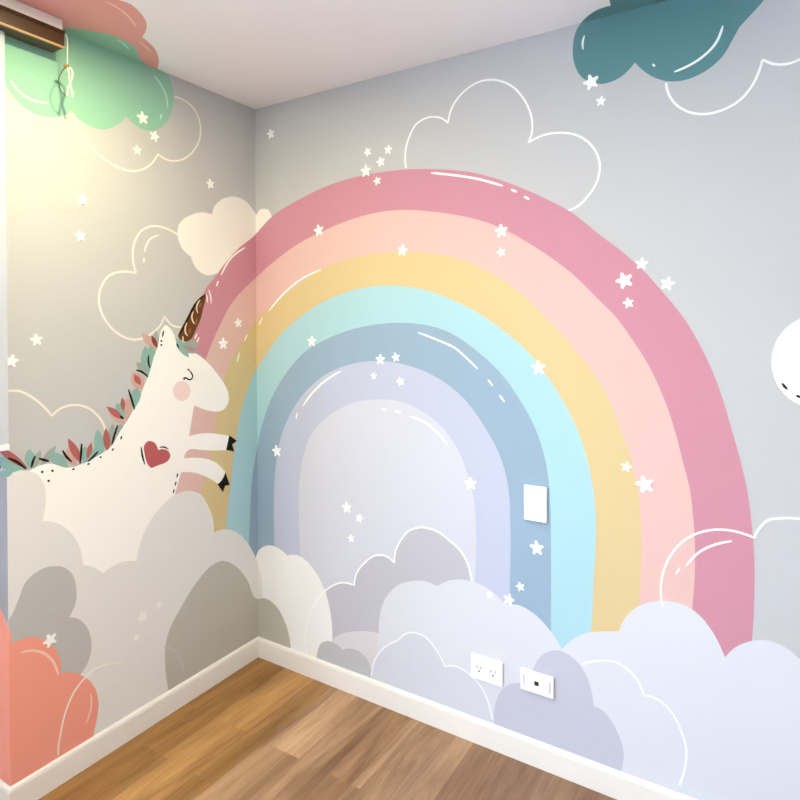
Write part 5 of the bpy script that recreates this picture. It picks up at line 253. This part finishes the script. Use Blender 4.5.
STARS=[
('R',938,22763,213,8,0,'lone white star high on the rainbow wall near the room corner'),
('R',5999,21216,172,20,0,'upper left star of the little cluster above the rainbow crown'),
('R',6939,21155,180,-8,0,'upper right star of the little cluster above the rainbow crown'),
('R',6598,20745,189,12,0,'middle star of the little cluster above the rainbow crown'),
('R',5911,20498,242,0,0,'largest star of the crown cluster,touching the outer rose edge'),
('R',6434,20046,167,15,0,'tiny star inside the rose band at the left of the rainbow crown'),
('R',3557,18405,243,10,0,'star on the rose and peach border at the upper left of the rainbow'),
('R',7556,17322,215,-10,0,'star on the peach and yellow border at the top centre of the rainbow'),
('R',11473,17715,236,5,0,'bigger star on the rose and peach border right of the rainbow crown'),
('R',11472,16996,168,14,0,'small star in the peach band just under a bigger star'),
('R',15942,16361,185,-6,0,'star straddling the outer rose edge at the upper right of the rainbow'),
('R',15448,15879,254,20,0,'biggest star within the rose band at the upper right of the rainbow'),
('R',16652,15736,204,-14,0,'star on the grey wall just outside the rose band at the upper right'),
('R',15566,15194,163,12,0,'small star in the rose band,lowest of four at the upper right'),
('R',3158,13889,230,0,0,'star on the mint and dusty blue border left of the arch'),
('R',6540,13234,206,0,0,'left star of a pair on the lower edge of the dusty blue band'),
('R',7240,13336,176,10,0,'right star of a pair on the lower edge of the dusty blue band'),
('R',6236,12590,138,0,0,'tiny star in the lavender band below the left one of a pair'),
('R',7435,12435,172,16,0,'small star in the lavender band below the right one of a pair'),
('R',1182,9154,258,10,0,'star on the dusty blue and lavender border at the left leg of the arch'),
('R',4914,7309,227,8,0,'largest star of three on the pale field under the arch'),
('R',5522,6984,173,-8,0,'star of three under the arch,right and slightly lower'),
('R',5119,6119,166,15,0,'lowest star of three on the pale field under the arch'),
('R',10319,8995,231,6,0,'star on the inner lavender edge at the right side of the arch'),
('R',12762,13138,242,4,0,'star on the mint and yellow border at the right of the arch'),
('R',16036,9759,258,16,0,'big star at the right leg where yellow meets peach'),
('R',15507,10220,164,-12,0,'small star in the yellow band above left of a bigger one'),
('R',12697,7199,241,6,0,'star in the dusty blue band below the light switch'),
('R',12126,5794,154,18,0,'small star in the dusty blue band near its foot'),
('R',11718,5264,203,-10,0,'star touching the white cloud top at the dusty blue foot'),
('R',11027,5271,131,0,0,'faint star on the white cloud edge at the lavender foot'),
('R',14459,22081,247,14,0,'white star on the lower edge of the dark teal cloud'),
('R',14762,21435,159,-8,0,'small white star just beneath the dark teal cloud'),
('L',-5543,22024,229,10,0,'star near the lower right edge of the mint green cloud'),
('L',-5062,21494,197,-12,0,'star just beneath the right lobe of the mint green cloud'),
('L',-5774,20814,170,6,1,'faint star inside the outline under the mint green cloud'),
('L',-7787,18701,210,0,1,'upper star of two on the warm lit part of the unicorn wall'),
('L',-7892,17501,196,14,1,'lower star of two on the warm lit part of the unicorn wall'),
('L',-9292,14131,184,8,0,'star on the unicorn wall well left of the ear,near the blind'),
('L',-10006,13522,193,-12,0,'star beside the blind edge at the far left'),
('L',-2497,20252,201,10,0,'star above the small cream cloud left of the room corner'),
('L',-1062,14655,203,8,0,'upper star in the peach band on the unicorn wall'),
('L',-1888,13801,247,0,0,'lower star in the peach band right of the horn'),
('L',-8972,4698,220,20,0,'star where the coral and mid grey clouds meet at lower left'),
('L',-5723,4090,216,18,1,'largest pale star on the light grey cloud below the unicorn'),
('L',-5038,4221,148,-10,1,'small pale star at upper right on the light grey cloud'),
('L',-5969,3447,121,12,1,'tiny pale star lowest on the light grey cloud')]

SIDE = {'L': (Vector((0, 0, 0)), Vector((0, 1, 0)), Vector((0, 0, 1)), Vector((1, 0, 0))),
        'R': (Vector((0, 0, 0)), Vector((1, 0, 0)), Vector((0, 0, 1)), Vector((0, -1, 0))),
        'C': (Vector((0, 0, H)), Vector((1, 0, 0)), Vector((0, 1, 0)), Vector((0, 0, -1))),
        'P': (Vector((0, YC, 0)), Vector((1, 0, 0)), Vector((0, 0, 1)), Vector((0, -1, 0)))}
STEP = .0002
def on(side, u, v, d):
    o, a, c, n = SIDE[side]
    return o + a * u + c * v + n * d
def slab(bm, side, pts, depth, org):
    """a coat of paint: a closed thin sheet with its outline in wall metres"""
    front = [bm.verts.new(on(side, u, v, depth) - org) for u, v in pts]
    back = [bm.verts.new(on(side, u, v, .0001) - org) for u, v in pts]
    n = len(pts); fs = []
    for i in range(n):
        fs.append(bm.faces.new((front[i], front[(i + 1) % n], back[(i + 1) % n], back[i])))
    f = bm.faces.new(front); f.normal_update()
    if f.normal.dot(SIDE[side][3]) < 0:
        f.normal_flip()
        for q in fs:
            q.normal_flip()
    bmesh.ops.triangulate(bm, faces=[f], ngon_method='EAR_CLIP')
def ribbon(bm, side, pts, width, taper, depth, org):
    """one brush stroke of even width, rounded off at its ends"""
    P = [Vector(p) for p in pts]; n = len(P)
    if n == 2:
        P = [P[0].lerp(P[1], t / 4) for t in range(5)]; n = 5
    left, right = [], []
    for i, p in enumerate(P):
        t = (P[min(i + 1, n - 1)] - P[max(i - 1, 0)]).normalized(); s = Vector((-t.y, t.x))
        e = min(i, n - 1 - i)
        h = width / 2 * (1 if not taper else (.45 if e == 0 else (.85 if e == 1 else 1)))
        left.append(p + s * h); right.append(p - s * h)
    slab(bm, side, left + right[::-1], depth, org)
def pairs(a):
    return [(a[i] / 1e4, a[i + 1] / 1e4) for i in range(0, len(a), 2)]
def add_pieces(bm, pieces, layer, width, taper, org):
    for side, arr in pieces:
        pts = pairs(arr)
        if width:
            ribbon(bm, side, pts, width / 1000, taper, layer * STEP, org)
        else:
            slab(bm, side, pts, layer * STEP, org)
for name, label, cat, group, parts in MURAL:
    s0, a0 = parts[0][7][0]; p0 = pairs(a0)
    cu = sum(p[0] for p in p0) / len(p0); cv = min(p[1] for p in p0) if s0 != 'C' else sum(p[1] for p in p0) / len(p0)
    org = on(s0, cu, cv, 0)
    single = name in ('painted_cloud', 'cloud_outline') and False
    if name in ('painted_cloud', 'cloud_outline', 'painted_moon'):
        first = True; root = None
        for pn, pl, sub, layer, mt, wd, tp, pieces in parts:
            bm = bmesh.new(); add_pieces(bm, pieces, layer, wd, tp, org)
            if first:
                root = tag(obj(name, bm, paint(mt), None, org), label, cat, group); first = False
            else:
                obj(pn, bm, paint(mt), root)
    else:
        root = tag(empty(name, org), label, cat, group); horn = None
        for pn, pl, sub, layer, mt, wd, tp, pieces in parts:
            bm = bmesh.new(); add_pieces(bm, pieces, layer, wd, tp, org)
            if sub:
                obj(sub, bm, paint(mt), horn)
            else:
                o = tag(obj(pn, bm, paint(mt), root), pl)
                if pn == 'horn':
                    horn = o
for side, cu, cv, rad, rot, faint, label in STARS:
    cu, cv, rad = cu / 1e4, cv / 1e4, rad / 1e4
    pts = []
    for k in range(10):
        a = math.radians(90 + rot + k * 36); r = rad * (1.0 if k % 2 == 0 else .57)
        for da in (-.14, .14):     # blunt, hand-painted tips
            pts.append((cu + r * math.cos(a + da), cv + r * math.sin(a + da)))
    org = on(side, cu, cv, 0); bm = bmesh.new(); slab(bm, side, pts, 13 * STEP, org)
    tag(obj('painted_star', bm, paint('star_faint' if faint else 'star'), None, org), label, 'painted star', 'small painted stars')

# ------------------------------------------------------------------ wall plates
plastic = mat('white_plastic', (246, 246, 246), .35, 0, spec=.5)
slot = mat('dark_slot', (30, 30, 32), .5)
shade = mat('grey_plastic', (205, 205, 210), .5)
def plate(name, label, cat, x0, x1, z0, z1, d, group=None):
    root = tag(empty(name, ((x0 + x1) / 2, 0, z0)), label, cat, group)
    bm = bmesh.new(); box(bm, (x0, -d, z0), (x1, 0, z1), .0025, 3)
    bmesh.ops.translate(bm, verts=bm.verts, vec=(-(x0 + x1) / 2, 0, -z0))
    obj('face_plate', bm, plastic, root)
    return root, (x1 - x0) / 2, (z1 - z0)
def fbox(root, name, m, cx, cz, w_, h_, d0, d1, bevel=0, label=None):
    bm = bmesh.new(); box(bm, (cx - w_ / 2, -d1, cz - h_ / 2), (cx + w_ / 2, -d0, cz + h_ / 2), bevel)
    return tag(obj(name, bm, m, root), label)
root, hw, hh = plate('light_switch', 'white rectangular light switch plate on the dusty blue rainbow band', 'light switch', 1.2285, 1.3055, .810, .926, .011)
fbox(root, 'rocker', plastic, 0, hh / 2, .050, .072, .009, .0128, .0018)
fbox(root, 'indicator', mat('indicator_grey', (222, 222, 224), .5), -.006, hh / 2 - .006, .008, .006, .0125, .0131)
root, hw, hh = plate('power_outlet', 'white two-socket power outlet plate on the white cloud above the baseboard', 'power outlet', 1.033, 1.152, .2255, .3075, .011)
for sx in (-.026, .026):
    r = fbox(root, 'socket', plastic, sx, hh / 2, .036, .042, .009, .0122, .0015)
    for q in (-.0075, .0075):
        fbox(r, 'slot', mat('grey_slot', (120, 120, 124), .5), sx + q, hh / 2 + .004, .0026, .010, .0118, .0126)
    bm = bmesh.new(); bmesh.ops.create_cone(bm, cap_ends=True, segments=12, radius1=.003, radius2=.003, depth=.0008, matrix=Matrix.Translation((sx, -.0122, hh / 2 - .009)) @ Matrix.Rotation(math.pi / 2, 4, 'X'))
    obj('ground_hole', bm, slot, r)
root, hw, hh = plate('data_outlet', 'white data socket plate with one black port on the lavender grey cloud', 'data outlet', 1.215, 1.328, .2425, .311, .011)
fbox(root, 'inner_plate', plastic, 0, hh / 2, .070, .048, .009, .0122, .001)
fbox(root, 'port', slot, 0, hh / 2 + .001, .0145, .0135, .0118, .0126, 0, 'black square port')
for sx in (-.044, .044):
    fbox(root, 'screw_slot', shade, sx, hh / 2, .006, .036, .0105, .0116, .0004)

# ------------------------------------------------------------------ window blind
wood = bpy.data.materials.new('blind_wood'); wood.use_nodes = True
nt = wood.node_tree; b = nt.nodes['Principled BSDF']; tc = nt.nodes.new('ShaderNodeTexCoord'); mp = nt.nodes.new('ShaderNodeMapping')
mp.inputs['Scale'].default_value = (60, 4, 60); n = nt.nodes.new('ShaderNodeTexNoise'); n.inputs['Scale'].default_value = 2; n.inputs['Detail'].default_value = 5
rp = nt.nodes.new('ShaderNodeValToRGB'); rp.color_ramp.elements[0].color = lin((44, 22, 12)); rp.color_ramp.elements[1].color = lin((80, 46, 22))
nt.links.new(tc.outputs['Object'], mp.inputs['Vector']); nt.links.new(mp.outputs['Vector'], n.inputs['Vector']); nt.links.new(n.outputs['Fac'], rp.inputs['Fac']); nt.links.new(rp.outputs['Color'], b.inputs['Base Color'])
b.inputs['Roughness'].default_value = .4
fab = bpy.data.materials.new('blind_fabric'); fab.use_nodes = True
nt = fab.node_tree; b = nt.nodes['Principled BSDF']; b.inputs['Base Color'].default_value = lin((236, 238, 244)); b.inputs['Roughness'].default_value = .8
tr = nt.nodes.new('ShaderNodeBsdfTranslucent'); tr.inputs['Color'].default_value = lin((236, 240, 250)); ms = nt.nodes.new('ShaderNodeMixShader'); ms.inputs['Fac'].default_value = .5
wv = nt.nodes.new('ShaderNodeTexWave'); wv.inputs['Scale'].default_value = 120; bp = nt.nodes.new('ShaderNodeBump'); bp.inputs['Strength'].default_value = .1
nt.links.new(wv.outputs['Fac'], bp.inputs['Height']); nt.links.new(bp.outputs['Normal'], b.inputs['Normal'])
nt.links.new(b.outputs['BSDF'], ms.inputs[1]); nt.links.new(tr.outputs['BSDF'], ms.inputs[2]); nt.links.new(ms.outputs['Shader'], nt.nodes['Material Output'].inputs['Surface'])
BY0, BY1 = -3.3, -.878
root = tag(empty('window_blind', (.05, -1.9, H)), 'wooden-valanced window blind with white fabric under the ceiling at the left edge', 'window blind')
def bpart(name, m, bs, label=None, parent=root, bevel=.0015):
    bm = bmesh.new()
    for a, c in bs:
        box(bm, a, c, bevel, 2)
    bmesh.ops.translate(bm, verts=bm.verts, vec=(-.05, 1.9, -H))
    return tag(obj(name, bm, m, parent), label)
bpart('headrail', wood, [((.014, BY0, 2.309), (.080, BY1, 2.352))], 'brown wooden valance')
bpart('top_rail', mat('rail_white', (250, 246, 240), .5), [((.014, BY0, 2.359), (.066, BY1 + .003, H - .0006))], 'white top rail')
bpart('moulding', mat('dark_wood', (62, 34, 22), .45), [((.014, BY0, 2.349), (.083, BY1 + .001, 2.3605))], 'dark wooden moulding')
bpart('bottom_edge', mat('edge_cream', (188, 150, 112), .5), [((.074, BY0, 2.3065), (.0822, BY1 + .0008, 2.3125))], 'cream bottom edge')
bpart('fabric', fab, [((.030, BY0 + .02, 1.105), (.034, -1.026, 2.312))], 'white translucent fabric')
bpart('hem_bar', mat('hem_white', (236, 240, 248), .6), [((.026, BY0 + .02, 1.095), (.038, -1.0255, 1.112))], 'white hem bar')
# pull cord with its knot
O = Vector((.05, -1.9, H))
def cord(name, pts, r, m, parent=root, label=None):
    bm = bmesh.new(); tube(bm, [p - O for p in bez(pts)], r, 8)
    return tag(obj(name, bm, m, parent, smooth=True), label)
cm = mat('cord_cream', (228, 222, 204), .7); cd = mat('cord_dark', (70, 62, 44), .7)
X = .082
pc = cord('pull_cord', [(.076, -.876, 2.356), (X, -.871, 2.34), (X, -.8705, 2.30), (X, -.871, 2.262)], .0016, cm, label='thin cream pull cord')
bm = bmesh.new(); bmesh.ops.create_uvsphere(bm, u_segments=14, v_segments=9, radius=.0075, matrix=Matrix.Translation(Vector((X, -.8745, 2.254)) - O) @ Matrix.Diagonal((1, 1.2, .8, 1)))
obj('knot', bm, mat('cord_knot', (150, 128, 72), .6), pc, smooth=True)
cord('loop', [(X, -.872, 2.254), (X + .004, -.862, 2.250), (X + .004, -.857, 2.236), (X, -.860, 2.216), (X - .002, -.868, 2.190), (X, -.873, 2.166)], .0026, cm, pc)
cord('loop', [(X + .003, -.873, 2.252), (X + .006, -.870, 2.232), (X + .004, -.866, 2.205), (X + .003, -.860, 2.182), (X + .003, -.857, 2.164)], .0024, cm, pc)
cord('loop', [(X, -.869, 2.225), (X, -.862, 2.196), (X, -.853, 2.176)], .0018, cm, pc)
cord('strand', [(X - .002, -.876, 2.252), (X - .006, -.886, 2.232), (X - .01, -.893, 2.208), (X - .012, -.886, 2.178), (X - .008, -.874, 2.168)], .0013, cd, pc, 'thin dark strand')
